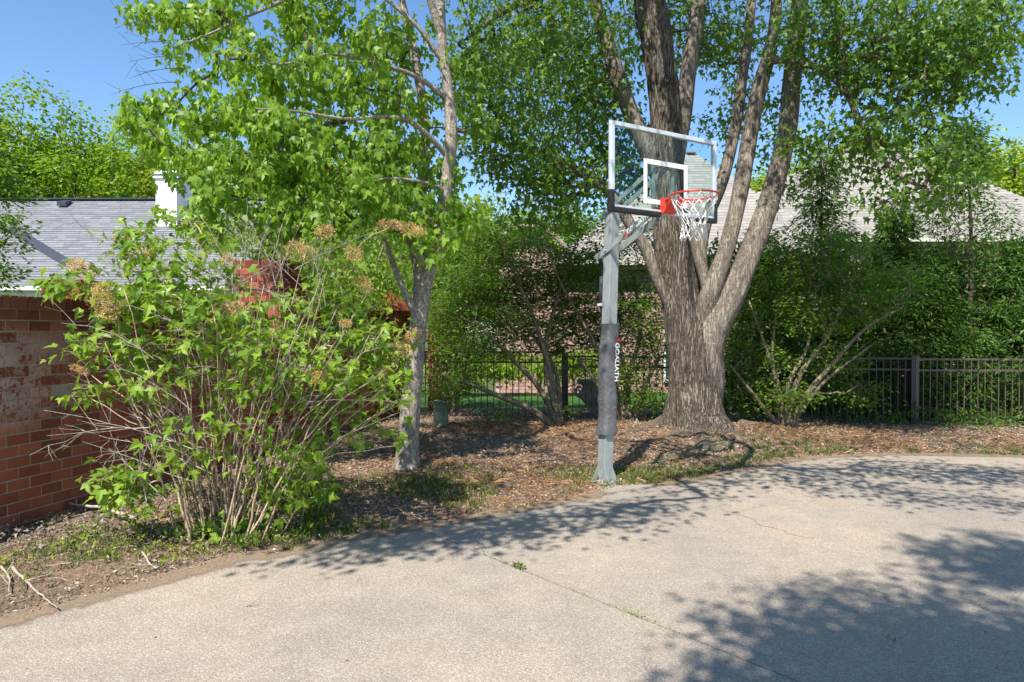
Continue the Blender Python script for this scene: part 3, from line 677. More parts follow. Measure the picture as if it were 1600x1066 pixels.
# ------------------------------------------------------------------ basketball goal
BN = unit(np.array([.52, -.85, 0])); BU = np.array([.85, .52, 0]) / np.hypot(.85, .52)   # board normal (to the court) and board right
BL_ = np.array([*at(953, 325, 6.54)[:2], 0]); BR_ = np.array([*at(1117, 345, 7.29)[:2], 0])
BU = unit(BR_ - BL_); BN = np.array([BU[1], -BU[0], 0]); bw = np.linalg.norm(BR_ - BL_); bc = (BL_ + BR_) / 2
z0b, z1b = at(953, 326, 6.54)[2], at(953, 188, 6.54)[2]; hb = z1b - z0b; zc = (z0b + z1b) / 2
pb = np.array([*gnd(945, 754)[:2], 0]); pole_top = np.array([*at(957, 326, 7.68)[:2], at(957, 322, 7.68)[2] - .02])
goal = thing('basketball_goal', pb, 'basketball goal with glass backboard, red rim and padded grey pole', 'basketball goal')
AXP = np.array([BU, BN, UP]); pd = unit(pole_top - pb); AXT = np.array([BU, np.cross(pd, BU) * -1, pd]); AXT[0] = unit(np.cross(AXT[1], pd)); 
if AXT[0] @ BU < 0: AXT[0] *= -1
PW = .125
def pole_at(z): return pb + pd * (z / pd[2])
MB().box(pole_at((pole_top[2]) / 2), (PW, PW, pole_top[2]), AXT).build('pole', M['steel'], goal, bevel=.008)
plate = MB().box(pb + UP * .018, (.33, .30, .02), AXP).build('base_plate', M['steel'], goal, bevel=.003)
for sx in (-1, 1):
    for sy in (-1, 1):
        MB().tube([pb + BU * .13 * sx + BN * .12 * sy + UP * z for z in (.02, .055)], .011, 6).build('anchor_bolt', M['alu'], goal)
mb = MB()
for s_, a_, b_ in ((1, BU, BN), (-1, BU, BN), (1, BN, BU), (-1, BN, BU)):
    o_ = pb + a_ * s_ * PW / 2
    for e in (-.052, .052):
        mb.add([o_ + b_ * (e - .004) + UP * .028, o_ + a_ * s_ * .075 + b_ * (e - .004) + UP * .028, o_ + b_ * (e - .004) + UP * .18, o_ + b_ * (e + .004) + UP * .028, o_ + a_ * s_ * .075 + b_ * (e + .004) + UP * .028, o_ + b_ * (e + .004) + UP * .18], [[[0, 1, 2], [5, 4, 3]], [[0, 3, 4, 1], [1, 4, 5, 2], [2, 5, 3, 0]]])
mb.build('gusset', M['steel'], goal)
fp = gnd(985, 757); MB().box(pb + UP * -.004 + BN * .14 + BU * .03, (.62, .6, .026), AXP).build('concrete_footing', M['drive'], goal)
# pad
zp1, zp0 = at(953, 506, 7.68)[2], at(947, 677, 7.68)[2]
pn = 24; sh = []
for i in range(pn + 1):
    z = zp0 + (zp1 - zp0) * i / pn; c0 = pole_at(z); w_ = .088 + .004 * math.sin(i * 1.1) + (.010 if i < 2 else 0) + .004 * math.sin(i * 2.7)
    sk = .012 * math.sin(i * .35)
    ring = []
    for a_ in np.linspace(0, 2 * math.pi, 20, endpoint=False):
        cx_, cy_ = math.cos(a_), math.sin(a_); k_ = (abs(cx_) ** 5 + abs(cy_) ** 5) ** (-1 / 5)
        ring.append(c0 + BU * cx_ * k_ * w_ + BN * cy_ * k_ * w_ + BU * sk)
    sh += ring
f_ = [[i * 20 + j, i * 20 + (j + 1) % 20, (i + 1) * 20 + (j + 1) % 20, (i + 1) * 20 + j] for i in range(pn) for j in range(20)]
mb = MB(); mb.add(sh, [f_]); mb.add(sh[-20:] + [pole_at(zp1)], [[[i, (i + 1) % 20, 20] for i in range(20)]]); pad = mb.build('pole_pad', M['vinyl'], goal, True)
mb = MB()
for _ in range(22):     # thin creases on the two faces towards the camera
    z = rng.uniform(zp0 + .1, zp1 - .12); c0 = pole_at(z); 
    if rng.uniform() < .5: a0 = c0 + BN * .0945 + BU * rng.uniform(-.08, -.01); dv = BU
    else: a0 = c0 - BU * .0955 + BN * rng.uniform(-.07, .0); dv = BN
    L = rng.uniform(.05, .09); sl2 = rng.uniform(-.35, .6)
    mb.tube([a0, a0 + dv * L * .5 + UP * (L * .5 * sl2 + .003), a0 + dv * L + UP * L * sl2], [.0006, .0013, .0005], 4)
mb.build('crease', M['crease'], pad)
def text(txt, size, loc, xdir, ydir, mat, name, parent, xs=1.0, off=0.003, bold=0.0):
    cu = bpy.data.curves.new(name, 'FONT'); cu.body = txt; cu.size = size; cu.align_x = 'CENTER'; cu.align_y = 'CENTER'; cu.extrude = .0008; cu.offset = bold
    tmp = bpy.data.objects.new(name, cu); COL.objects.link(tmp); dg = bpy.context.evaluated_depsgraph_get(); me = bpy.data.meshes.new_from_object(tmp.evaluated_get(dg))
    bpy.data.objects.remove(tmp); me.materials.clear(); me.materials.append(mat)
    n = len(me.vertices); co = np.zeros(n * 3, dtype=np.float32); me.vertices.foreach_get('co', co); co = co.reshape(-1, 3)
    xd, yd = unit(np.array(xdir, float)), unit(np.array(ydir, float)); zd = np.cross(xd, yd)
    W = co[:, :1] * xd * xs + co[:, 1:2] * yd + (co[:, 2:3] + off) * zd + np.asarray(loc); me.vertices.foreach_set('co', (W - chain(parent)).astype(np.float32).ravel()); me.update()
    return obj(name, me, parent)
zt = at(960, 566, 7.6)[2]; text('GOALIATH', .078, pole_at(zt) + BN * .098 + BU * .040, -pd, BU, M['print_white'], 'lettering', pad, 1.12, .003, .001)
ar = pole_at(at(960, 530, 7.6)[2]) + BN * .101 + BU * .040
MB().add([ar + BU * .04 + UP * .01, ar - BU * .035 + UP * -.012, ar + BU * .035 - UP * .03], [[[0, 1, 2]]]).build('emblem', M['print_red'], pad)
# backboard
board = MB().box(bc + UP * zc, (bw - .03, .012, hb - .03), AXP).build('backboard', M['glass'], goal)
fw = .042
for nm, c_, s_ in (('frame', bc + UP * (z1b - fw / 2), (bw, .045, fw)), ('frame', bc + UP * (z0b + fw / 2), (bw, .045, fw)),
                   ('frame', bc - BU * (bw / 2 - fw / 2) + UP * zc, (fw, .046, hb - 2 * fw)), ('frame', bc + BU * (bw / 2 - fw / 2) + UP * zc, (fw, .046, hb - 2 * fw))):
    MB().box(c_, s_, AXP).build('frame', M['alu'], board, bevel=.004)
# inner square, flat print on the glass
iw, ih, it = .60, .44, .048; iz = z0b + .095
mb = MB(); y_ = BN * .009
for c_, s_ in ((UP * (iz + ih - it / 2), (iw, .003, it)), (UP * (iz + it / 2), (iw, .003, it)), (-BU * (iw / 2 - it / 2) + UP * (iz + ih / 2), (it, .003, ih - 2 * it)), (BU * (iw / 2 - it / 2) + UP * (iz + ih / 2), (it, .003, ih - 2 * it))):
    mb.box(bc + y_ + c_, s_, AXP)
mb.build('target_square', M['print_white'], board)
for sg, ln in ((-1, .66), (1, .30)):       # rubber edge padding
    e = bc + BU * sg * bw / 2
    MB().box(e - BU * sg * (ln / 2 - .012) + UP * (z0b - .002), (ln + .0, .062, .05), AXP).build('edge_pad', M['rubber'], board, bevel=.01)
    MB().box(e - BU * sg * .013 + UP * (z0b + .10), (.05, .062, .17), AXP).build('corner_pad', M['rubber'], board, bevel=.01)
rz_ = at(1085, 305, 6.58)[2]; rc = bc + BN * (.15 + .235) + UP * rz_; rr = .2286
th = np.linspace(0, 2 * math.pi, 49)
rim = MB(); rim.tube([rc + BU * rr * math.cos(a) + BN * rr * math.sin(a) for a in th], .0095, 8, False); rim = rim.build('rim', M['red'], goal, True)
mb = MB(); mb.tube([rc + BU * rr * .99 * math.cos(a) + BN * rr * .99 * math.sin(a) - UP * .028 for a in np.linspace(math.pi * 1.12, math.pi * 1.88, 20)], .007, 6)
mb.bar(bc + BN * .07 + UP * (rz_ - .012) - BU * .06, rc - BN * rr * .95 - BU * .13 - UP * .012, .03, .012); mb.bar(bc + BN * .07 + UP * (rz_ - .012) + BU * .06, rc - BN * rr * .95 + BU * .13 - UP * .012, .03, .012)
mb.build('rim_brace', M['red'], rim)
MB().box(bc + BN * .035 + UP * (rz_ - .055), (.16, .05, .15), AXP).build('mount_plate', M['red'], rim, bevel=.004)
h0 = bc + UP * rz_; mb = MB()
P_ = [h0 + BN * a + BU * b + UP * c for a, b, c in ((.06, -.08, -.125), (.06, .08, -.125), (.155, .08, .005), (.155, -.08, .005), (.06, -.08, .018), (.06, .08, .018), (.155, -.08, -.03), (.155, .08, -.03))]
mb.add(P_, [[[0, 1, 7, 6], [6, 7, 2, 3], [4, 3, 2, 5], [0, 4, 5, 1]], ]); mb.add([P_[0], P_[6], P_[3], P_[4]], [[[0, 1, 2, 3]]]); mb.add([P_[1], P_[5], P_[2], P_[7]], [[[0, 1, 2, 3]]])
mb.build('rim_bracket', M['red'], rim)
# net
mb = MB(); nl = 12; lv = [(0.0, rr), (.07, .198), (.15, .158), (.23, .125), (.30, .108), (.37, .112), (.42, .122)]
def npn(k, i):
    a = 2 * math.pi * (i + .5 * (k % 2)) / nl; z, r_ = lv[k]; s = .006 * math.sin(i * 2.1 + k)
    return rc + BU * (r_ + s) * math.cos(a) + BN * (r_ + s) * math.sin(a) - UP * (z + .008 * math.sin(i * 1.7))
for k in range(len(lv) - 1):
    for i in range(nl):
        a_ = npn(k, i); 
        for j in ((i, i - 1) if k % 2 == 0 else (i, i + 1)):
            b_ = npn(k + 1, j); mid = (a_ + b_) / 2 - UP * .006
            mb.tube([a_, mid, b_], .0048 if k else .0055, 5)
for k in range(1, len(lv)):
    for i in range(nl): mb.box(npn(k, i), (.014, .014, .016))
net = mb.build('net', M['net'], goal, True)
# arms from the pole to the board
pmid = pole_at(at(953, 392, 7.68)[2])
low_b = bc - BN * .05 + UP * (z0b + .06); up_b = bc - BN * .05 + UP * (z0b + .50)
def arm(a_, b_, sx, w=.055, t=.02, back=0.0, name='arm'):
    a2 = a_ + BU * sx; b2 = b_ + BU * sx * 1.0; d_ = unit(b2 - a2); return MB().bar(a2 - d_ * back, b2, t, w).build(name, M['steel'], goal, bevel=.003)
p_low = pmid + UP * .0; p_up = pole_at(pole_top[2] - .04)
for sx in (-.078, .078):
    arm(p_low - BN * .0, low_b, sx, .075, .012, .19, 'lower_arm')
    arm(p_up, up_b, sx, .055, .012, .10, 'upper_arm')
mb = MB(); mb.bar(p_low - unit(low_b - p_low) * .19 - BU * .08, p_low - unit(low_b - p_low) * .19 + BU * .08, .06, .01); mb.build('cross_plate', M['steel'], goal)
MB().box(bc - BN * .045 + UP * (z0b + .28), (.22, .05, .62), AXP).build('board_bracket', M['steel'], goal) if False else None
for zz in (z0b + .05, z0b + .50): MB().box(bc - BN * .035 + UP * zz, (.30, .03, .045), AXP).build('board_bracket', M['steel'], goal, bevel=.003)
for sx in (-.13, .13): MB().box(bc - BN * .035 + BU * sx + UP * (z0b + .28), (.035, .025, .5), AXP).build('board_bracket', M['steel'], goal, bevel=.003)
al = unit(low_b - p_low)
tl_ = p_low - BU * .0855 + (low_b - p_low) * .66; text('GOALIATH', .072, tl_, al, unit(np.cross(-BU, al)), M['print_white'], 'lettering', goal, 1.0, .0015, .002)
tr_ = p_low - BU * .087 + (low_b - p_low) * .36; u2 = unit(np.cross(-BU, al))
MB().add([tr_ - u2 * .022, tr_ + al * .07 - u2 * .02, tr_ + al * .085 + u2 * .028], [[[0, 1, 2]]]).build('emblem', M['print_red'], goal)
for q_ in (p_low, p_up): MB().tube([q_ - BU * .10, q_ + BU * .10], .012, 8).build('pivot_bolt', M['alu'], goal)
ja = p_low - al * .17; jb = pole_at(at(936, 477, 7.9)[2]) - BN * (PW / 2 + .10)
MB().tube([ja, ja + (jb - ja) * .45], .014, 8).build('jack_rod', M['rubber'], goal, True)
MB().tube([ja + (jb - ja) * .40, jb], .026, 10).build('jack_cylinder', M['flash'], goal, True)
MB().bar(jb - BN * .02, jb + BN * .12, .07, .03).build('jack_bracket', M['alu'], goal, bevel=.003)
MB().tube([jb - BU * .06, jb - BU * .13, jb - BU * .13 - UP * .08], .008, 6).build('crank_handle', M['rubber'], goal)

# ------------------------------------------------------------------ big maple
def bark_disp(amp, freq, seed, flare=None, bumps=0.08):
    def f(P, a, U, W):
        m_, n_ = len(P), len(a); out = np.ones((m_, n_)); ca, sa = np.cos(a), np.sin(a)
        for i in range(m_):
            z = P[i][2]
            for j in range(n_):
                v = mnoise.noise(Vector((ca[j] * freq, sa[j] * freq, z * 1.1 + seed)))
                v2 = mnoise.noise(Vector((ca[j] * freq * 3, sa[j] * freq * 3, z * 3.5 + seed)))
                b = mnoise.noise(Vector((ca[j] * 1.2, sa[j] * 1.2, z * 1.3 + seed * 2)))
                out[i, j] += amp * (1 - 2.4 * abs(v)) + amp * .6 * v2 + bumps * b
                if flare is not None:
                    h = z - flare[0]
                    out[i, j] += max(0, flare[1] * math.exp(-max(h, -.2) / flare[2])) * (1.0 + .75 * math.cos(a[j] * 5 + 1.0 + h) + .45 * math.cos(a[j] * 3 + seed))
        return out
    return f
D = 10.5
mroot = np.array([*at(1086, 680, D)[:2], 0.1])
maple = thing('maple_tree', mroot, 'huge old maple with furrowed trunk and several rising limbs behind the basketball goal', 'tree')
trunk_l = [(1088, 715, D, 48), (1088, 690, D, 44), (1088, 660, D, 40), (1087, 630, D, 38), (1085, 590, D, 36.5), (1079, 545, D, 34), (1070, 500, D, 30), (1060, 450, D, 27), (1052, 400, D, 25.5), (1046, 340, D, 24.5), (1042, 260, D, 23), (1040, 190, D, 22), (1034, 120, D, 22), (1024, 50, D, 22.5), (1014, 0, D, 22), (1000, -200, D - .2, 15), (1000, -500, D - .4, 9), (1005, -800, D - .4, 3)]
P, r = limb_path(trunk_l, 14)
MB().tube(P, r, 110, True, bark_disp(.085, 8.0, 2.0, (.12, .46, .24))).build('trunk', M['bark_maple'], maple, True)
skel = [P[int(len(P) * .7):]]
limbs = {
 'right': [(1096, 670, D + .05, 26), (1101, 600, D - .03, 28.5), (1104, 548, D - .1, 26), (1118, 508, D - .15, 23), (1140, 468, D - .2, 20), (1165, 412, D - .2, 17.5), (1190, 350, D - .1, 16), (1211, 285, D, 15), (1229, 210, D, 14), (1237, 130, D, 13.5), (1244, 60, D - .1, 13), (1250, 0, D - .2, 12.5), (1270, -200, D - .6, 10), (1300, -420, D - 1, 6), (1330, -600, D - 1.2, 3)],
 'middle': [(1088, 570, D + .1, 16), (1098, 510, D - .05, 17), (1112, 455, D - .2, 16), (1131, 400, D - .2, 12.5), (1148, 340, D - .1, 12), (1160, 280, D, 12.5), (1172, 210, D + .1, 12), (1186, 140, D + .1, 11.5), (1203, 80, D + .1, 10), (1212, 20, D + .1, 8.5), (1222, -150, D, 6), (1240, -350, D, 3)],
 'back': [(1092, 500, D + .1, 14), (1100, 455, D + .2, 12), (1094, 405, D + .3, 10), (1102, 350, D + .4, 9.5), (1128, 285, D + .5, 9), (1148, 205, D + .6, 8.5), (1160, 120, D + .6, 8), (1172, 30, D + .7, 7), (1180, -150, D + .8, 5), (1170, -300, D + .9, 3)],
 'spur': [(1104, 500, D - .12, 13), (1108, 465, D - .15, 10.5), (1098, 425, D - .1, 9), (1084, 385, D - .05, 8.5), (1070, 345, D, 8), (1062, 300, D + .1, 7)],
 'left': [(1062, 500, D, 10), (1044, 470, D - .05, 10), (1026, 435, D - .1, 9), (1010, 392, D - .1, 9), (985, 352, D - .1, 8.5), (962, 312, D - .1, 8.5), (938, 288, D, 8), (905, 268, D, 7), (860, 245, D, 6.5), (800, 228, D, 5.5), (740, 208, D, 4.5), (690, 200, D, 2.5)],
 'left_up': [(1044, 300, D + .1, 16), (1012, 235, D, 13.5), (985, 175, D, 12.5), (962, 110, D, 11.5), (945, 50, D, 10.5), (930, 0, D, 10), (905, -150, D - .3, 7), (880, -350, D - .6, 4)],
 'rear': [(1052, 260, D + .2, 15), (1066, 190, D + .3, 13), (1076, 110, D + .3, 12), (1088, 30, D + .3, 11), (1100, -150, D + .4, 8), (1120, -400, D + .5, 4)],
 'droop': [(1200, 95, D, 6), (1240, 95, D - .4, 5.5), (1290, 112, D - .8, 5.2), (1325, 150, D - 1.1, 5), (1352, 210, D - 1.3, 4.2), (1395, 265, D - 1.5, 3.2), (1450, 300, D - 1.7, 1.6)],
 'stub': [(1300, -60, D - 1, 5), (1309, 0, D - 1, 3.8), (1309, 60, D - 1, 3.4), (1310, 104, D - 1, 3.4), (1325, 119, D - 1, 2.4)],
 'over_left': [(1012, -60, D - .2, 13), (930, -140, D - 1.5, 9), (800, -200, D - 3, 8), (640, -260, D - 4.2, 5)],
 'over_front': [(1020, -150, D - .3, 12), (1000, -350, D - 2.2, 10), (960, -800, D - 4.2, 8), (900, -1300, D - 5.6, 5)],
 'over_right': [(1262, -80, D - .4, 10), (1340, -300, D - 2, 8), (1480, -520, D - 3.2, 7), (1700, -900, D - 4.4, 4)],
 'out_right': [(1262, -100, D - .4, 9), (1380, -140, D - 1, 7), (1500, -100, D - 1.6, 5), (1600, -40, D - 2, 3)],
 'horizontal': [(1010, -20, D, 10), (900, -20, D - .5, 7.5), (800, 10, D - .8, 6), (730, 60, D - .9, 3.5)],
}
for k_, l in limbs.items():
    P, r = limb_path(l, 9); thick = k_ in ('right', 'middle', 'left_up', 'rear', 'back')
    MB().tube(P, r, 56 if thick else 14, True, bark_disp(.035, 5, hash_ := len(k_) * 1.3, None, .09) if thick else bark_disp(.03, 3, 5.0, None, .12)).build('limb', M['bark_maple'] if k_ == 'right' and False else M['bark_limb'], maple, True)
    if k_ not in ('spur', 'stub'): skel.append(P[len(P) // 3:])
# knot on the trunk, roots on the ground
kc = at(1036, 134, D) + np.array([0, -.235, 0]); MB().tube([kc + [0, .1, 0], kc, kc - [0, .03, 0.0], kc + [0, .03, -.0]], [.12, .10, .065, .04], 16).build('knot', M['bark_maple'], maple, True)
for pts in ([(1060, 655, 22), (1030, 672, 18), (1005, 680, 13), (975, 686, 8), (945, 690, 4)], [(1120, 655, 22), (1160, 668, 13), (1200, 668, 9), (1240, 676, 6), (1275, 684, 3)], [(1088, 680, 20), (1096, 697, 14), (1106, 708, 8), (1112, 714, 3)], [(1070, 680, 18), (1052, 692, 11), (1030, 700, 5)], [(1125, 675, 18), (1145, 690, 12), (1170, 700, 6), (1190, 706, 3)]):
    pp = []
    for x, y, r_ in pts:
        g_ = gnd(x, y, .1); zz = float(bedz(np.array([g_[0]]), np.array([min(g_[1], 10.6)]))[0]); pp.append([g_[0], g_[1], zz - r_ * D / F * .60, r_ * D / F])
    S_ = spline(np.array(pp), 8); MB().tube(S_[:, :3], np.maximum(S_[:, 3], .01), 24, True, bark_disp(.05, 3, 4.0, None, .10)).build('root', M['bark_root'], maple, True)
skel = np.concatenate(skel)
BIG = [(975, 225, 11.6, 38, 40, .5, 14), (985, 290, 11.8, 40, 35, .5, 14), (940, 230, 11.2, 30, 40, .5, 8),
  # px, py, depth, rx, ry, rdepth, n
 (800, 40, 10, 110, 60, 1.6, 62), (900, 60, 10.5, 90, 70, 1.6, 62), (760, 130, 9.6, 80, 60, 1.4, 44), (860, 170, 10.6, 100, 60, 1.5, 58), (930, 150, 11.2, 60, 70, 1.2, 28), (790, 250, 10, 80, 40, 1.2, 30), (880, 270, 10.5, 80, 45, 1.2, 44), (850, 330, 10.2, 80, 22, .8, 14),
 (1000, 40, 11.5, 70, 60, 1.0, 26), (1100, 60, 11.6, 60, 60, 1.0, 28), (1150, 60, 11.8, 60, 70, 1.0, 26), (1130, 170, 11.8, 50, 60, .8, 14), (1200, 200, 11.4, 40, 60, .7, 9), (1235, 300, 10.9, 26, 40, .4, 4),
 (1300, 30, 9.2, 80, 45, 1.4, 36), (1400, 45, 9.0, 100, 55, 1.4, 54), (1490, 55, 8.8, 70, 50, 1.2, 32), (1330, 110, 9.3, 60, 40, 1.0, 16), (1440, 130, 9.0, 80, 45, 1.1, 30), (1505, 115, 8.8, 50, 45, 1.0, 18), (1400, 200, 9.0, 70, 30, .9, 15), (1290, 210, 9.6, 50, 30, .8, 10),
 (1340, 235, 9.3, 60, 25, .8, 8), (1430, 255, 9.0, 70, 25, .8, 15), (1480, 290, 8.9, 45, 35, .7, 10), (1410, 318, 9.0, 50, 20, .6, 6), (1480, 205, 8.8, 30, 14, .4, 3), (1560, 20, 8.8, 30, 40, .8, 7),
 (1230, -170, 9.5, 350, 110, 2.5, 180), (1300, -420, 9.0, 380, 150, 3.0, 150), (1050, -450, 9.5, 220, 160, 2.0, 70),
 (1150, -750, 9.8, 350, 220, 2.5, 80)]
cen = [blobs([(a, b, c, d, e, f, int(n * (1.25 if b > -50 else 1)) + (1 if b > -50 else 0)) for a, b, c, d, e, f, n in BIG])]
# leaves high over the driveway, in front of the frame's top, whose shade falls along the driveway edge
def shade_from(px, py, h, spread, n, sz=.25):
    g_ = gnd(px, py); c0 = g_ + SUNV * (h / SUNV[2]); return c0 + np.clip(rng.normal(0, 1, (n, 3)), -1.35, 1.35) * np.array([spread[0], spread[1], sz])
for px, py, sx, sy, n in ((500, 858, .22, .12, 5), (580, 848, .3, .13, 9), (660, 838, .32, .14, 10), (740, 832, .35, .16, 11), (820, 818, .35, .18, 12), (900, 806, .35, .22, 12), (985, 795, .25, .2, 7),
                          (1100, 752, .4, .25, 6), (1190, 742, .4, .3, 9), (1290, 738, .5, .3, 13), (1390, 735, .5, .3, 14), (1490, 738, .5, .3, 13), (1580, 745, .5, .3, 12), (1330, 765, .35, .15, 4), (1480, 778, .4, .15, 5), (1580, 785, .3, .2, 5), (1050, 775, .3, .1, 3)):
    cen.append(shade_from(px, py, 5.2, (sx, sy), int(n * 1.6), .2))
for px, py, n in ((700, 760, 12), (800, 740, 12), (900, 700, 12), (560, 800, 8), (780, 690, 14), (1000, 710, 8), (1150, 700, 8), (1300, 690, 12), (1450, 690, 12), (850, 665, 14)):
    cen.append(shade_from(px, py, 6.3, (.6, .5), n, .4))
cen = np.concatenate(cen)
print('maple clusters', len(cen))
mb, nodes = colonize(skel, cen, .0042, .05, .10)
mleaf = 26
pos, tip, nrm, siz = sprays_droop(cen, mleaf, .34, .098, .75, .6)
twigs(mb, pos, cen, mleaf, .0022, 4)
o = mb.build('branches', M['bark_dark'], maple); o['kind'] = 'stuff'
add_leaves(maple, LOBE, M['leaf_big'], pos, tip, nrm, siz, 280, 'lobe_big')

# ------------------------------------------------------------------ small grey tree
D2 = 8.05
troot = np.array([*at(636, 738, D2)[:2], .04])
tree2 = thing('young_maple_tree', troot, 'slender grey barked tree with bright light green leaves right of the flowering shrub', 'tree')
P, r = limb_path([(634, 748, D2, 23), (635, 735, D2, 19), (637, 690, D2, 16), (642, 630, D2, 15), (648, 560, D2, 14), (655, 500, D2, 13.8), (660, 450, D2, 14.5), (668, 412, D2, 14.5), (681, 388, D2, 12.5), (689, 350, D2, 11), (697, 290, D2, 10), (705, 215, D2, 9.2), (701, 150, D2, 8.2), (691, 70, D2, 7.6), (688, 0, D2, 7), (684, -150, D2, 6), (690, -330, D2, 3)], 12)
MB().tube(P, r, 64, True, bark_disp(.02, 3, 7.0, (.02, .22, .10), .09)).build('trunk', M['bark_grey'], tree2, True)
sk2 = [P[len(P) // 2:]]
for l in ([(661, 450, D2 - .03, 12), (655, 410, D2 - .02, 11), (647, 380, D2, 9.5), (650, 340, D2 + .1, 7.5), (663, 270, D2 + .3, 7.5), (664, 190, D2 + .4, 7), (650, 100, D2 + .4, 6.5), (632, 20, D2 + .4, 6), (610, -80, D2 + .4, 4), (590, -200, D2 + .4, 2)],
          [(655, 500, D2 - .05, 7), (636, 465, D2 - .1, 5.2), (619, 425, D2 - .15, 4.2), (602, 378, D2 - .2, 3.5), (590, 340, D2 - .3, 2.5)],
          [(690, 55, D2, 7), (675, 10, D2 - .1, 6), (655, -60, D2 - .3, 4)], [(668, 415, D2 - .12, 7), (652, 398, D2 - .2, 7), (640, 372, D2 - .3, 5), (615, 350, D2 - .4, 3.5)],
          [(699, 245, D2, 6), (672, 215, D2 - .2, 5.5), (640, 190, D2 - .4, 5), (600, 183, D2 - .6, 4.5), (540, 186, D2 - .9, 3.5), (470, 175, D2 - 1.2, 2.5), (400, 170, D2 - 1.4, 1.8)],
          [(700, 155, D2, 5.5), (650, 120, D2 - .3, 4.8), (590, 100, D2 - .6, 4), (520, 85, D2 - .9, 3.2), (430, 100, D2 - 1.1, 2.2), (350, 62, D2 - 1.2, 1.5)],
          [(694, 100, D2, 5), (640, 30, D2 - .2, 4.2), (540, -30, D2 - .5, 3.5), (400, 20, D2 - .8, 3), (330, 52, D2 - .9, 2.2), (270, 75, D2 - 1, 1.4)],
          [(697, 300, D2, 4), (660, 285, D2 - .4, 3.5), (600, 280, D2 - .8, 3), (530, 300, D2 - 1.0, 1.8)],
          [(690, 350, D2 - .05, 4.5), (650, 335, D2 - .4, 4), (600, 310, D2 - .6, 3), (540, 330, D2 - .8, 2)]):
    P, r = limb_path(l, 8); r = r * (1 if l[0][3] > 6.5 else .72); MB().tube(P, r, 18, True, bark_disp(.05, 3, 3.0, None, .16)).build('limb', M['bark_grey'], tree2, True); sk2.append(P[4:])
sk2 = np.concatenate(sk2)
SM = [(300, 20, 7.4, 60, 28, .5, 10), (255, 25, 7.2, 35, 18, .4, 6), (400, 25, 7.6, 90, 35, .8, 22), (520, 25, 7.8, 90, 45, .9, 26), (620, 45, 8.2, 60, 55, .9, 20), (320, 105, 7.2, 50, 22, .5, 7), (250, 160, 7.1, 32, 12, .3, 7), (400, 115, 7.3, 70, 35, .8, 18),
      (500, 125, 7.5, 80, 40, .9, 26), (600, 140, 7.8, 60, 50, .9, 20), (380, 180, 7.1, 65, 28, .7, 20), (310, 185, 7.0, 40, 18, .4, 8), (215, 200, 6.9, 22, 8, .2, 4), (470, 215, 7.2, 75, 40, .8, 28), (570, 235, 7.5, 70, 40, .8, 26), (250, 225, 6.9, 30, 12, .2, 5),
      (300, 262, 6.9, 38, 14, .3, 6), (370, 262, 7.0, 60, 26, .6, 18), (480, 285, 7.1, 75, 30, .6, 24), (580, 300, 7.3, 60, 26, .6, 18), (340, 310, 6.9, 40, 14, .3, 7), (420, 330, 7.0, 40, 16, .3, 8), (500, 345, 7.0, 30, 12, .3, 5), (640, 290, 7.9, 35, 50, .6, 12), (650, 200, 8.4, 40, 80, .6, 14), (655, 350, 7.7, 40, 18, .3, 9), (720, 335, 7.8, 40, 22, .3, 10), (560, 360, 7.2, 22, 14, .2, 4), (300, 345, 6.9, 16, 10, .2, 3),
      (735, 110, 8.4, 40, 50, .6, 8), (740, 180, 8.6, 35, 40, .5, 6), (700, 270, 8.2, 25, 30, .4, 5), (500, -70, 7.9, 200, 50, .9, 26), (640, -170, 8.4, 100, 90, .9, 14)]
cen = blobs([(a, b, c, d, e * 1.15, f, max(2, int(n * 1.08))) for a, b, c, d, e, f, n in SM] + [(x, y, 7.2, 14, 16, .2, 2) for x, y in ((330, 350), (385, 345), (450, 362), (520, 372), (590, 345), (700, 372), (745, 352), (235, 180), (640, 372), (205, 175), (480, 352), (210, 15), (670, 385))]); mb, _ = colonize(sk2, cen, .0034, .03, .08)
pos, tip, nrm, siz = sprays_droop(cen, 21, .14, .084, 1.6, 1.0); twigs(mb, pos, cen, 21, .0016, 3)
o = mb.build('branches', M['bark_dark'], tree2); o['kind'] = 'stuff'
add_leaves(tree2, MAPLE, M['leaf_small'], pos, tip, nrm, siz, 300, 'maple_small')
# bare twigs reaching left into the sky
mb = MB()
for i in range(5):
    a_ = at(300 - i * 4, 40 + i * 22, 7.1); b_ = at(165 + rng.uniform(-5, 45), 45 + i * 26, 7.0); bw_ = rng.uniform(-.05, .1)
    pts = [a_ + (b_ - a_) * s + UP * bw_ * math.sin(s * 3.1) for s in np.linspace(0, 1, 7)]; mb.tube(pts, np.linspace(.005, .0014, 7), 4)
    for k in range(1, 6):
        e = pts[k] + np.array([-rng.uniform(.08, .3), rng.normal(0, .08), rng.normal(0, .13)]); mb.tube([pts[k], (pts[k] + e) / 2 + rng.normal(0, .012, 3), e], [.0025, .0018, .001], 3)
o = mb.build('bare_twigs', M['bark_dark'], tree2); o['kind'] = 'stuff'

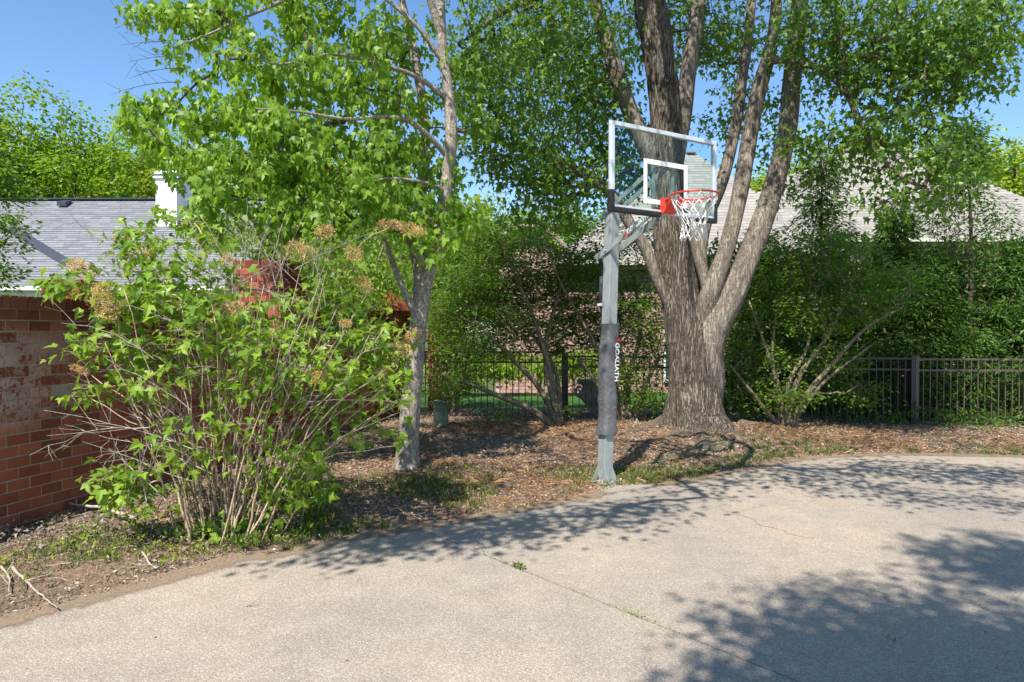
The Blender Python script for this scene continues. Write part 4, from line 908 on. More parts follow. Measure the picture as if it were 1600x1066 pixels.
# ------------------------------------------------------------------ flowering shrub in front of the wall
sroot = np.array([*gnd(360, 826, .05)[:2], .05])
shrub = thing('flowering_shrub', sroot, 'big arching shrub with lobed leaves and dried tan flower heads against the brick wall', 'shrub')
heads = [(128, 424, 30), (118, 412, 18), (158, 470, 28), (172, 488, 26), (180, 478, 22), (160, 450, 20), (345, 478, 34), (330, 488, 24), (368, 482, 24), (508, 362, 22), (462, 388, 24), (480, 396, 20), (552, 397, 22), (565, 440, 20), (572, 452, 16), (600, 352, 18), (618, 352, 16), (640, 358, 20), (655, 362, 16),
         (488, 572, 22), (500, 590, 22), (512, 580, 14), (645, 524, 20), (628, 546, 22), (622, 556, 18), (597, 582, 20), (586, 548, 18), (570, 512, 16), (425, 572, 14), (186, 375, 14), (230, 395, 18), (355, 404, 16), (130, 580, 14), (118, 575, 12), (490, 712, 12), (320, 380, 16), (468, 474, 14), (540, 505, 14)]
hp = [at(x, y, 5.8 + rng.uniform(-.75, .5) + (.4 if x > 540 else 0)) for x, y, _ in heads]
VB = [(130, 440, 5.6, 55, 25, .3, 12), (190, 470, 5.5, 60, 40, .35, 24), (220, 400, 5.8, 55, 35, .3, 16), (200, 360, 5.9, 25, 15, .2, 5), (260, 450, 5.5, 60, 50, .4, 26), (170, 540, 5.4, 50, 30, .3, 13), (150, 610, 5.2, 30, 18, .2, 7), (320, 400, 5.8, 50, 35, .3, 13), (340, 510, 5.4, 70, 45, .5, 28), (430, 540, 5.5, 60, 45, .5, 24),
      (400, 600, 5.4, 80, 45, .5, 26), (500, 600, 5.5, 70, 40, .5, 26), (560, 560, 5.8, 70, 45, .5, 30), (600, 600, 5.7, 50, 30, .4, 12), (540, 500, 6.0, 60, 40, .4, 24), (600, 520, 6.0, 50, 25, .3, 11), (520, 440, 6.1, 50, 40, .4, 14), (470, 480, 6.2, 60, 30, .4, 12), (240, 560, 5.3, 60, 40, .4, 13), (290, 620, 5.3, 70, 40, .4, 13),
      (190, 745, 5.2, 45, 15, .25, 11), (220, 770, 5.3, 50, 25, .3, 11), (300, 700, 5.3, 60, 40, .4, 13), (430, 690, 5.4, 60, 45, .4, 12), (420, 775, 5.5, 40, 25, .2, 10), (350, 815, 5.6, 35, 14, .15, 8), (465, 745, 5.5, 40, 30, .3, 10), (515, 770, 5.6, 18, 6, .1, 3), (490, 700, 5.7, 45, 35, .4, 9), (340, 460, 6.0, 60, 30, .3, 10),
      (520, 400, 6.4, 60, 40, .4, 16), (570, 680, 5.7, 30, 14, .2, 4), (620, 675, 5.8, 12, 8, .1, 2), (430, 760, 6.4, 110, 45, .3, 26), (230, 800, 6.1, 70, 16, .2, 10), (560, 640, 6.0, 40, 30, .3, 8), (285, 355, 6.6, 55, 30, .3, 10), (300, 560, 5.9, 90, 50, .3, 14), (480, 640, 5.8, 80, 60, .3, 16)]
VB = [(a, b, c, d, e, f, int(n * (.8 if 570 < b < 745 else 1.1))) for a, b, c, d, e, f, n in VB]; cen = blobs(VB)
stems, allc = [], np.concatenate([cen, np.array(hp)])
mb_s = []
for k in range(64):
    tx = 120 + 530 * (k + .5) / 64 + rng.normal(0, 14); ty = 420 + 190 * abs((tx - 370) / 280) ** 2 * rng.uniform(.5, 1.2) + rng.uniform(-40, 130)
    dpt = 5.75 + rng.uniform(-.75, .65); e = at(tx, ty, dpt); b0 = sroot + np.array([(tx - 370) / 820 + rng.normal(0, .08), rng.normal(0, .16) - .05, -.04])
    mid = b0 + (e - b0) * .5 + UP * (.12 + .3 * abs(e[0] - b0[0])) * .55
    S_ = spline([b0, b0 + (mid - b0) * .5 + UP * .06, mid, e], 5) + 0; S_[1:-1] += rng.normal(0, .008, S_[1:-1].shape)
    MB().tube(S_, np.linspace(rng.uniform(.006, .011), .0032, len(S_)), 7).build('stem', M['bark_tan'], shrub, True); stems.append(S_[5:])
sk3 = np.concatenate(stems)
mb, _ = colonize(sk3, allc, .0020, .006, .06, sides=4, seg=4)
m_ = 8
pos, tip, nrm, siz = sprays_droop(cen, m_, .13, .074, .35, .6); nrm = unit(nrm + [0, -.25, .5]); twigs(mb, pos, cen, m_, .0012, 1)
o = mb.build('twigs', M['bark_tan'], shrub); o['kind'] = 'stuff'
add_leaves(shrub, MAPLE, M['leaf_vib'], pos, tip, nrm, siz, 300, 'maple_vib')
# bare grey twigs
mb = MB()
def bare(a_, b_, n=7, r=.004, side=.16, sub=7, bow=.05):
    a_, b_ = np.array(a_), np.array(b_); w = rng.normal(0, .03, 3)
    pts = [a_ + (b_ - a_) * s + (UP * bow + w) * math.sin(s * 3.1) + rng.normal(0, .008, 3) for s in np.linspace(0, 1, n)]
    mb.tube(pts, np.linspace(r, r * .3, n), 5)
    for _ in range(sub):
        k = rng.integers(1, n - 1); d_ = unit(pts[k + 1] - pts[k]); e = pts[k] + d_ * rng.uniform(.3, 1) * side + rng.normal(0, .6, 3) * side * [1, .6, 1]
        md = (pts[k] + e) / 2 + rng.normal(0, .012, 3); mb.tube([pts[k], md, e], [r * .5, r * .35, r * .2], 4)
        if rng.uniform() < .6: e2 = md + (e - md) * .6 + rng.normal(0, .04, 3); mb.tube([md, e2], [r * .3, r * .15], 3)
for a_, b_, dd in (((330, 740), (90, 672), 5.2), ((300, 700), (70, 640), 5.1), ((235, 668), (50, 712), 5.0), ((320, 760), (130, 690), 5.25), ((300, 720), (180, 640), 5.3), ((240, 560), (95, 505), 5.2), ((300, 520), (150, 480), 5.3),
                   ((210, 455), (110, 335), 5.6), ((290, 520), (155, 400), 5.6), ((300, 640), (160, 560), 5.2), ((330, 700), (200, 600), 5.3), ((260, 780), (170, 700), 5.2), ((230, 800), (215, 690), 5.15), ((190, 805), (260, 640), 5.15), ((220, 760), (280, 655), 5.2)):
    bare(at(*a_, dd), at(*b_, dd - .1), 8, .0042, .17, 9)
for _ in range(60):
    x, y = rng.uniform(300, 520), rng.uniform(400, 620); dd = rng.uniform(5.2, 6.2); bare(at(x, y, dd), at(x + rng.normal(0, 60), y - rng.uniform(30, 110), dd), 5, .0028, .12, 5)
for _ in range(40):
    x, y = rng.uniform(180, 560), rng.uniform(560, 740); dd = rng.uniform(5.1, 5.9); bare(at(x, y, dd), at(x + rng.normal(0, 70), y - rng.uniform(-10, 70), dd), 5, .0026, .12, 5)
o = mb.build('bare_twigs', M['bark_dead'], shrub); o['kind'] = 'stuff'
# dried flower heads
FH = []
for v_ in range(4):
    n = 460; u = unit(rng.normal(0, 1, (n, 3)) + [0, -.2, .25]); pos_ = u * rng.uniform(.45, 1.0, (n, 1)) * [1, 1, .72]
    V, f = leaves_verts(OVAL, pos_, unit(u + jit(n, .6)), unit(jit(n, 1)), rng.uniform(.10, .22, n)); FH.append(mesh_np('flower_head', V, [f], M['flower']))
for i, ((x, y, s), p) in enumerate(zip(heads, hp)):
    o = obj('flower_head', FH[i % 4], shrub, tuple(p - chain(shrub))); k = s * p[1] / F * .74; o.scale = (k, k, k); o.rotation_euler = (rng.normal(0, .3), rng.normal(0, .3), rng.uniform(0, 6.28))

# ------------------------------------------------------------------ understorey shrubs
def bush(name, label, base, stems_px, blob_l, leafmat, m=30, rad=.26, size=.068, T=OVAL, flat=True, r0=.0028, group='shrubs along the metal fence', cat='shrub', n_single=0, barkm='bark_shrub', thick=.16, stemr=1.0, dn=1.7):
    root = thing(name, base, label, cat, group); sk = []
    for l in stems_px:
        A_ = [np.append(at(x, y, d), r_ * d / F * stemr) for x, y, d, r_ in l]; A_[0][:3] = np.array(base) + [A_[0][0] - base[0], 0, -.05] if abs(A_[0][2] - base[2]) < .5 else A_[0][:3]
        S_ = spline(A_, 6); MB().tube(S_[:, :3], np.maximum(S_[:, 3] * .72, .003), 9).build('stem', M[barkm], root, True); sk.append(S_[2:, :3])
    sk = np.concatenate(sk); cen = blobs([(a, b, c, d, e, f, int(g * dn)) for a, b, c, d, e, f, g in blob_l]); mb, _ = colonize(sk, cen, r0, .03, .06, sides=3)
    pos, tip, nrm, siz = (sprays_flat(cen, m, rad, size, thick) if flat else sprays_droop(cen, m, rad, size)); twigs(mb, pos, cen, m, .0013, 6)
    o = mb.build('branches', M[barkm], root); o['kind'] = 'stuff'
    add_leaves(root, T, M[leafmat], pos, tip, nrm, siz, n_single, name); return root
g1 = gnd(872, 668, .08)
bush('winged_shrub', 'layered green shrub with stems sweeping left from the foot of the fence post', g1,
     [[(872, 668, g1[1], 9), (830, 640, g1[1] - .1, 7), (770, 615, g1[1] - .3, 5.5), (720, 595, g1[1] - .4, 3.5)], [(875, 668, g1[1], 8), (845, 610, 11.7, 6), (800, 560, 11.5, 5), (740, 500, 11.5, 3)], [(872, 668, g1[1], 7), (862, 590, 11.8, 6), (835, 500, 11.8, 4.5), (800, 420, 11.8, 3), (770, 360, 11.8, 2)],
      [(876, 668, g1[1], 7), (852, 560, 11.9, 5), (870, 470, 12, 4), (900, 380, 12, 2)], [(878, 668, g1[1], 6), (868, 580, 12, 4.5), (830, 520, 12.1, 3.5), (790, 450, 12.1, 2)]],
     [(780, 470, 12.5, 110, 60, .4, 70), (900, 430, 12.5, 90, 50, .4, 60), (880, 510, 12.4, 90, 45, .4, 60), (1000, 480, 12.5, 50, 60, .4, 44), (950, 520, 12.5, 60, 40, .4, 30), (850, 350, 12.7, 60, 20, .4, 16), (1000, 560, 12.5, 60, 50, .4, 30), (820, 430, 12.4, 80, 50, .4, 60), (820, 370, 12.5, 60, 30, .4, 26), (790, 530, 12.5, 90, 25, .3, 22), (930, 470, 12.6, 60, 60, .4, 30), (760, 470, 12.6, 60, 40, .4, 24), (890, 500, 12.4, 60, 40, .4, 16), (720, 590, 11.4, 50, 20, .5, 16), (745, 545, 11.4, 60, 25, .5, 24), (700, 610, 11.3, 30, 25, .4, 14), (770, 500, 11.6, 60, 30, .5, 26), (730, 440, 11.7, 60, 40, .6, 44), (800, 400, 11.9, 60, 40, .5, 32), (740, 370, 11.9, 60, 35, .5, 36), (870, 400, 12, 60, 45, .5, 20), (850, 480, 12, 60, 50, .5, 16), (880, 640, 11.4, 14, 6, .1, 2), (780, 640, 11.2, 30, 6, .2, 5), (900, 560, 12.1, 40, 50, .4, 8), (700, 500, 12, 40, 50, .5, 32), (905, 450, 12, 40, 40, .4, 16)], 'leaf_bush', n_single=0)
g2 = gnd(985, 664, .08)
bush('winged_shrub', 'layered green shrub between the padded pole and the big maple', g2,
     [[(982, 664, g2[1], 7), (960, 600, 11.8, 5.5), (920, 520, 11.8, 4), (880, 450, 11.8, 3), (860, 400, 11.8, 2)], [(985, 664, g2[1], 8), (980, 600, 11.9, 6), (1000, 520, 11.9, 4.5), (990, 430, 12, 3)], [(990, 664, g2[1], 7), (1005, 610, 11.7, 5), (1030, 560, 11.7, 3)], [(980, 664, g2[1], 6), (940, 610, 11.6, 5), (905, 560, 11.6, 3)], [(988, 664, g2[1], 6), (972, 560, 12, 4.5), (950, 460, 12.1, 3), (930, 380, 12.1, 2)]],
     [(985, 590, 11.6, 40, 40, .5, 20), (1010, 540, 11.7, 40, 40, .4, 18), (1000, 470, 11.9, 50, 40, .5, 24), (960, 430, 12, 60, 40, .5, 26), (990, 380, 12, 50, 35, .5, 24), (920, 400, 12, 50, 35, .5, 22), (1020, 625, 11.6, 25, 25, .3, 8), (800, 460, 12.3, 90, 60, .5, 26), (820, 540, 12.2, 100, 25, .4, 12), (950, 500, 12.3, 70, 40, .4, 18), (1010, 505, 11.1, 40, 6, .2, 5), (1005, 470, 11, 30, 5, .2, 4), (930, 350, 12.1, 60, 25, .4, 10), (1060, 590, 12, 60, 50, .4, 14)], 'leaf_bush')
g3 = gnd(1228, 668, .08)
bush('fan_shrub', 'open vase shaped shrub with pale stems fanning out right of the big maple', g3,
     [[(1232, 668, g3[1], 8), (1262, 615, 11.1, 6.5), (1300, 570, 11, 5), (1350, 515, 10.9, 3.5), (1410, 480, 10.8, 2)], [(1228, 668, g3[1], 7), (1248, 590, 11.2, 5.5), (1290, 530, 11.2, 4), (1330, 450, 11.2, 2.5)], [(1225, 668, g3[1], 7), (1215, 600, 11.3, 5), (1195, 540, 11.3, 3.5), (1170, 470, 11.3, 2)], [(1222, 668, g3[1], 6), (1180, 620, 11.1, 4), (1140, 570, 11.1, 2.5)],
      [(1226, 668, g3[1], 6), (1232, 600, 11.2, 5), (1262, 540, 11.3, 3.5), (1275, 450, 11.3, 2)], [(1223, 668, g3[1], 5), (1207, 560, 11.4, 3.5), (1215, 470, 11.4, 2)], [(1230, 668, g3[1], 5), (1285, 600, 11, 3.5), (1360, 540, 11, 2)]],
     [(1220, 420, 11.5, 70, 45, .6, 52), (1300, 400, 11.5, 70, 50, .6, 56), (1180, 480, 11.5, 50, 40, .5, 24), (1260, 490, 11.3, 70, 40, .6, 38), (1340, 470, 11.2, 70, 40, .6, 38), (1400, 440, 11.4, 50, 40, .6, 28), (1200, 560, 11.3, 50, 30, .4, 14), (1290, 560, 11.2, 50, 30, .4, 18), (1240, 615, 11, 40, 20, .3, 12), (1330, 610, 11.3, 50, 30, .4, 16), (1150, 540, 11.6, 30, 60, .4, 18), (1170, 610, 11.5, 30, 40, .4, 12), (1260, 368, 11.7, 80, 16, .5, 12)], 'leaf_bush', barkm='bark_shrub', stemr=1.0)
def evergreen(label, px, dep, top_px, wid, n, lean=0, seed=0, bot=650, dens=26, rad=.30, sparse_top=True):
    n = int(n * 2.0); dens = int(dens * 1.25)
    base = at(px, 640, dep) * [1, 1, 0]; root = thing('evergreen_tree', base, label, 'tree', 'evergreens behind the fence'); tp = at(px + lean, top_px, dep)
    P_ = spline([base, base + (tp - base) * .5 + rng.normal(0, .04, 3), tp], 10); MB().tube(P_, np.linspace(.075, .006, len(P_)), 10).build('trunk', M['bark_dark'], root, True)
    h = tp[2]; zz = rng.uniform(.0, 1, n) ** 1.15; ang = rng.uniform(0, 6.28, n); w_ = wid * (1 - zz) ** 1.05 * 1.15 * rng.uniform(.25, 1, n) ** .5 * (1 + .25 * np.sin(zz * 30))
    cen = base + (tp - base) * zz[:, None] + np.stack([np.cos(ang) * w_, np.sin(ang) * w_ * .7, rng.normal(0, .05, n)], 1); cen[:, 2] = np.maximum(cen[:, 2], .25)
    mb, _ = colonize(P_, cen, .0024, .02, .03, sides=3)
    pos, tip, nrm, siz = sprays_flat(cen, dens, rad, .11, .2); tip = unit(tip + [0, 0, -.25])
    T = (OVAL[0] * [.6, 1, 1], OVAL[1]); twigs(mb, pos, cen, dens, .0012, 8); o = mb.build('branches', M['bark_dark'], root); o['kind'] = 'stuff'
    add_leaves(root, T, M['leaf_conifer'], pos, tip, nrm, siz, 0, None, 'needles'); return root
evergreen('tall evergreen with a bare spiky leader rising before the pale roof', 1505, 12.8, 190, 2.0, 200, 5, dens=30)
evergreen('evergreen just right of the fan shaped shrub behind the fence', 1400, 13.2, 330, 1.5, 190, 0, dens=30)
evergreen('evergreen with thin upright tips below the pale roof at the maple limb', 1290, 13.4, 240, 1.5, 170, -6, dens=28)
evergreen('dense evergreen at the right edge of the photo behind the sunlit fence', 1600, 12.9, 370, 1.8, 220, 0, dens=30)
evergreen('low broad evergreen behind the maple trunk on the right side', 1190, 13.6, 360, 1.3, 150, 0, dens=28)
evergreen('broad evergreen behind the corner post of the fences', 1450, 12.7, 395, 1.4, 190, 0, dens=30)
evergreen('shaded evergreen beyond the right edge of the sunlit fence', 1710, 13.2, 300, 1.7, 120, 0)
bush('laurel_shrub', 'dark leafy shrub filling the corner between the grey tree and the fence', at(700, 640, 13.4) * [1, 1, 0],
     [[(700, 640, 13.4, 8), (690, 520, 13.3, 5), (680, 420, 13.3, 3)], [(705, 640, 13.4, 7), (740, 520, 13.4, 4), (760, 420, 13.5, 2)]],
     [(690, 400, 13.3, 50, 50, .6, 40), (690, 480, 13.3, 40, 60, .6, 40), (700, 560, 13.2, 30, 60, .5, 26), (760, 380, 13.6, 70, 40, .6, 34), (660, 350, 13.5, 60, 40, .6, 26), (760, 450, 13.7, 60, 40, .5, 22), (600, 400, 13.6, 60, 50, .6, 30)], 'leaf_bush', size=.075, m=26, flat=False, rad=.3)
bush('laurel_shrub', 'bright leafy shrub growing between the red pillar and the grey tree', at(530, 600, 12.0) * [1, 1, 0],
     [[(530, 640, 12.0, 8), (520, 480, 12.0, 5), (500, 380, 12.0, 3)], [(535, 640, 12.0, 7), (570, 480, 12.0, 4), (600, 380, 12, 2)]],
     [(400, 370, 12.5, 60, 30, .6, 34), (500, 400, 12.0, 60, 40, .6, 44), (560, 440, 11.9, 60, 45, .6, 44), (520, 480, 11.9, 60, 40, .5, 28), (600, 420, 12.2, 40, 40, .5, 22), (340, 350, 12.6, 50, 25, .5, 20), (600, 560, 12, 40, 40, .4, 12), (470, 350, 12.4, 60, 25, .5, 22)], 'leaf_vib', size=.075, m=26, flat=False, rad=.3)
bush('clipped_hedge', 'sunlit hedge beyond the lawn in front of the pink brick house', np.array([1.0, 17.4, 0]),
     [[(700, 600, 17.4, 4), (760, 570, 17.4, 3)], [(840, 600, 17.4, 4), (850, 565, 17.4, 3)], [(930, 600, 17.4, 4), (930, 560, 17.4, 3)]],
     [(720, 575, 17.4, 50, 22, .4, 60), (800, 572, 17.4, 50, 24, .4, 60), (870, 570, 17.4, 50, 25, .4, 60), (940, 568, 17.4, 40, 26, .4, 50)], 'leaf_wood', size=.09, m=26, flat=False, rad=.22, cat='hedge', group=None)
bush('evergreen_hedge', 'dark evergreen hedge mass right behind the fence between the maple and the right edge', at(1380, 640, 13.9) * [1, 1, 0],
     [[(x, 640, 13.9, 7), (x + 10, 520, 13.9, 5), (x - 8, 400, 13.9, 3)] for x in range(1140, 1720, 60)],
     [(x, y, 13.9, 55, 45, .4, 26) for x in range(1130, 1720, 65) for y in (425, 490, 555, 615)], 'leaf_conifer', size=.13, m=30, flat=False, rad=.3, dn=1.0)
# tree reaching in at the left edge
bush('leafy_tree', 'dark leafy branches reaching in at the left edge beside the grey roof', np.array([-10.2, 9.5, 0]),
     [[(-330, 640, 9.5, 12), (-300, 400, 9.5, 10), (-260, 200, 9.5, 8), (-240, 0, 9.5, 5)], [(-300, 400, 9.5, 6), (-150, 380, 9.3, 5), (-20, 380, 9.2, 2)], [(-280, 300, 9.5, 6), (-120, 260, 9.3, 4), (-10, 280, 9.2, 2)]],
     [(0, 285, 9.3, 30, 30, .4, 16), (-15, 250, 9.3, 30, 40, .4, 14), (5, 345, 9.2, 34, 14, .4, 12), (-5, 378, 9.2, 34, 10, .3, 9), (-10, 418, 9.1, 26, 10, .3, 7), (-20, 160, 9.4, 18, 50, .4, 10), (-140, 290, 9.4, 70, 90, 1.2, 50), (-250, 200, 9.4, 120, 120, 1.5, 50), (-12, 440, 9.1, 18, 8, .2, 4)], 'leaf_bush', size=.075, m=30, rad=.25, group=None, cat='tree', barkm='bark_dark')

# ------------------------------------------------------------------ trees beyond the houses
def wood_tree(seed, h, w, mat, n_c=150, m=80, leaf=.24):
    r_ = np.random.default_rng(seed); root = thing('broadleaf_tree', (0, 0, 0), '', 'tree', 'trees beyond the houses')
    P_ = spline([(0, 0, 0), (r_.normal(0, .2), r_.normal(0, .2), h * .35), (r_.normal(0, .5), r_.normal(0, .5), h * .7), (0, 0, h * .93)], 6); MB().tube(P_, np.linspace(h * .02, .03, len(P_)), 9).build('trunk', M['bark_dark'], root, True)
    ls = [P_[6:]]
    for k in range(7):
        a = k * 2.4 + r_.uniform(0, 1); z0 = h * r_.uniform(.25, .6); e = np.array([math.cos(a) * w * .7, math.sin(a) * w * .7, z0 + h * r_.uniform(.15, .3)]); b_ = np.array([0, 0, z0])
        S_ = spline([b_, (b_ + e) / 2 + UP * .2, e], 6); MB().tube(S_, np.linspace(h * .008, .02, len(S_)), 6).build('limb', M['bark_dark'], root, True); ls.append(S_[3:])
    # lumpy crown: puffs of leaf clusters on an uneven ellipsoid
    u = unit(r_.normal(0, 1, (n_c, 3)) + [0, 0, .15]); lum = 1 + .25 * np.sin(u[:, 0] * 5 + seed) * np.cos(u[:, 2] * 4 + seed) + .15 * np.sin(u[:, 1] * 9)
    C_ = u * (r_.uniform(.35, 1, (n_c, 1)) ** .5) * lum[:, None] * [w, w, h * .36] + [0, 0, h * .62]
    mb, _ = colonize(np.concatenate(ls), C_, .02, .12, .05, sides=3); o = mb.build('branches', M['bark_dark'], root); o['kind'] = 'stuff'
    pos, tip, nrm, siz = sprays_flat(C_, m, w * .20, leaf, .34, .6); add_leaves(root, CLUMP, M[mat], pos, tip, nrm, siz, 0, None, 'crown'); return root
def place(proto, x, y, rz, s, label, first):
    if first: r_ = proto
    else:
        r_ = proto.copy(); COL.objects.link(r_)
        for c in list(proto.children): d_ = c.copy(); COL.objects.link(d_); d_.parent = r_
    r_.location = (x, y, -.1); r_.rotation_euler = (0, 0, rz); r_.scale = (s, s, s * 1.0); r_['label'] = label; return r_
protos = [wood_tree(1, 15, 5.2, 'leaf_wood', 210), wood_tree(2, 17, 5.5, 'leaf_wood', 210), wood_tree(3, 14, 5.0, 'leaf_yellow', 190)]
used = set()
def pl(px, dep, ytop, k, label):
    hh = [15, 17, 14][k] * 1.10; zt_ = at(px, ytop, dep)[2]; s = zt_ / hh; x = (px - 800) / F * dep
    place(protos[k], x, dep, random.uniform(0, 6.28), s, label, k not in used); used.add(k)
pl(90, 36, 128, 1, 'tall green tree rising directly behind the grey roof at the left'); pl(-30, 34, 130, 0, 'green tree cut by the left edge above the grey roof'); pl(250, 44, 175, 2, 'yellow green tree behind the white chimney')
pl(160, 46, 215, 0, 'lower green tree between the tall left tree and the white chimney'); pl(360, 46, 165, 0, 'green tree seen through the light leaves right of the chimney'); pl(-160, 40, 100, 1, 'green tree wholly past the left edge')
pl(440, 40, 230, 2, 'yellow green tree behind the red brick pillar'); pl(520, 44, 200, 0, 'green tree glimpsed between the red pillar and the grey trunk'); pl(600, 38, 260, 1, 'green tree behind the lower grey trunk'); pl(700, 42, 275, 2, 'sunlit yellow tree right of the grey trunk'); pl(790, 40, 285, 2, 'yellow green tree left of the gabled pink house')
pl(880, 48, 300, 0, 'low green tree far behind the lawn'); pl(1200, 46, 215, 2, 'yellow green tree peeking between the maple limbs'); pl(1345, 44, 150, 2, 'yellow green tree above the middle of the pale roof'); pl(1440, 46, 185, 2, 'yellow green tree above the right of the pale roof')
pl(1580, 38, 165, 2, 'bright yellow green tree at the right edge beyond the pale roof'); pl(1700, 40, 200, 0, 'green tree just past the right edge'); pl(1530, 50, 215, 0, 'green tree between the two bright trees at the right'); pl(1010, 52, 290, 0, 'green tree behind the backboard and pale roof')
# low understorey of the wood, so no bare horizon shows under the crowns
for i, (px, dep) in enumerate([(x, 30 + (i % 3) * 3) for i, x in enumerate(range(-60, 1000, 110))]):
    if px > 820: continue
    zt_ = 4.5 + (i % 3); s = zt_ / 15; s = max(s, .33); labs = ['low thicket tree under the left tall trees', 'low thicket tree behind the grey roof ridge', 'low thicket tree left of the chimney', 'low thicket tree right of the chimney', 'low thicket tree behind the tall red pillar', 'low thicket tree behind the far wall end', 'low thicket tree behind the grey trunk', 'low thicket tree left of the lawn', 'low thicket tree at the end of the lawn']
    place(protos[i % 2], (px - 800) / F * dep, dep, i * 1.7, s, labs[i % 9], False)
# tree behind the camera whose shade lies on the driveway at the lower right
back = thing('shade_tree', (4.2, -4.2, 0), 'leafy tree behind the viewer shading the near right driveway', 'tree')
P_ = spline([(4.2, -4.2, 0), (4.0, -4.1, 3), (3.4, -3.4, 6), (2.2, -2.2, 9.5)], 8); MB().tube(P_, np.linspace(.2, .03, len(P_)), 14).build('trunk', M['bark_limb'], back, True)
cen = [shade_from(px, py, h, (sx, sy), n, .5) for px, py, h, sx, sy, n in ((1300, 1010, 6.6, .40, .20, 40), (1450, 1030, 6.6, .45, .20, 44), (1580, 1000, 6.6, .4, .22, 40), (1400, 985, 6.6, .3, .12, 18), (1260, 1055, 7, .22, .12, 14), (1540, 868, 9, .26, .10, 22), (1600, 900, 9, .22, .2, 20), (1480, 862, 9, .2, .06, 6), (1210, 945, 9, .16, .05, 3), (1310, 960, 9, .2, .05, 4), (1110, 1045, 9, .06, .04, 1), (1700, 1000, 6.6, .5, .5, 40), (1500, 1150, 6.6, .8, .4, 60), (1800, 900, 9, .5, .4, 30))]
cen = np.concatenate(cen); mb, _ = colonize(P_[8:], cen, .004, .05, .1); pos, tip, nrm, siz = sprays_droop(cen, 34, .24, .10, .5, .6)
o = mb.build('branches', M['bark_dark'], back); o['kind'] = 'stuff'; add_leaves(back, LOBE, M['leaf_big'], pos, tip, nrm, siz, 0)

# ------------------------------------------------------------------ small things
# stone urn beyond the fence
ub = at(926, 655, 13.4) * [1, 1, 0]; urn = thing('garden_urn', ub, 'grey stone urn with curled handles on the lawn behind the fence', 'urn')
prof = [(.20, 0), (.20, .06), (.13, .09), (.08, .14), (.08, .19), (.17, .25), (.245, .34), (.26, .44), (.22, .52), (.20, .58), (.30, .66), (.33, .70), (.28, .71), (.22, .66)]
mb = MB(); mb.tube([ub + UP * (z + .03) for _, z in prof], [r_ for r_, _ in prof], 32, True); mb.build('body', M['stone'], urn, True)
for s_ in (-1, 1): MB().tube([ub + np.array([s_ * (.24 + .10 * math.sin(a)), 0, .50 + .10 * math.cos(a)]) for a in np.linspace(-.2, 5.2, 18)], .022, 8).build('handle', M['stone'], urn, True)
# utility pedestal
ubx = at(689, 664, 11.6) * [1, 1, 0]; ped = thing('utility_pedestal', ubx, 'small faded green utility box in the shade beside the grey tree', 'utility box')
MB().box(ubx + UP * .26, (.24, .18, .42)).build('cabinet', M['box_green'], ped, bevel=.012); MB().box(ubx + UP * .49, (.27, .21, .05)).build('lid', M['box_green'], ped, bevel=.012)
# garden stone and stakes
st0 = at(755, 638, 13.1) * [1, 1, 0]; u = unit(rng.normal(0, 1, (60, 3)))
bm = bmesh.new(); bmesh.ops.create_icosphere(bm, subdivisions=3, radius=1)
for v in bm.verts: v.co *= 1 + .25 * mnoise.noise(v.co * 2); v.co.x *= .32; v.co.y *= .18; v.co.z = v.co.z * .13 + .1
me = bpy.data.meshes.new('garden_rock'); bm.to_mesh(me); bm.free(); me.materials.append(M['stone']); tag(obj('garden_rock', me, None, tuple(st0)), 'low grey rock lying on the lawn behind the left fence', 'rock')
wk = gnd(995, 676, .1); mb = MB(); mb.tube([wk + [-.09, 0, 0], wk + [0, 0, .22], wk + [.10, 0, .0]], .006, 6); mb.tube([wk + [-.05, 0, .09], wk + [.055, 0, .09]], .005, 6); mb.tube([wk + [0, .05, 0], wk + [0, 0, .22]], .006, 6)
tag(mb.build('wire_stand', M['alu']), 'little bent wire stand at the left root of the big maple', 'wire stand')
# fallen branches
def fallen(pts, r, label, m_='bark_dead', sub=3, lift=.03):
    P_ = []
    for x, y in pts:
        g_ = gnd(x, y, .05); z = float(bedz(g_[:1], g_[1:2])[0]) if sdist(g_[:1], g_[1:2])[0] > 0 else .0; P_.append([g_[0], g_[1], z + lift])
    S_ = spline(P_, 5); S_[1:-1] += rng.normal(0, .0025, S_[1:-1].shape); mb = MB(); mb.tube(S_, np.linspace(r, r * .35, len(S_)), 7)
    for k in range(sub):
        i = rng.integers(2, len(S_) - 2); e = S_[i] + np.array([rng.normal(0, .12), rng.normal(0, .12), rng.uniform(.01, .07)]); mb.tube([S_[i], (S_[i] + e) / 2 + rng.normal(0, .01, 3), e], [r * .4, r * .3, r * .15], 5)
    tag(mb.build('fallen_branch', M[m_], None, True), label, 'branch', 'fallen branches')
fallen([(212, 826), (160, 812), (120, 806), (82, 799)], .018, 'thick pale fallen branch below the arching shrub by the wall', lift=.07)
fallen([(18, 890), (40, 910), (66, 928), (90, 945)], .011, 'pale stick pointing to the driveway at the lower left'); fallen([(2, 890), (14, 905), (14, 925)], .009, 'short stick at the extreme left edge')
fallen([(266, 832), (280, 840), (296, 846)], .009, 'short pale stick below the shrub stems'); fallen([(222, 865), (240, 882), (250, 880)], .008, 'crooked little stick on bare soil left of the driveway bend')
fallen([(820, 728), (860, 724), (890, 722), (918, 727)], .014, 'bowed grey stick on the mulch left of the pole', 'bark_limb'); fallen([(1425, 742), (1440, 738), (1452, 741)], .004, 'tiny dark twig lying on the driveway under the maple shade', 'bark_dark', 5, .006)
fallen([(668, 705), (685, 690), (695, 684)], .008, 'thin stick behind the grey trunk', 'bark_limb'); fallen([(385, 936), (395, 935), (405, 934)], .002, 'tiny twig on the near driveway', 'bark_dark', 1, .004)

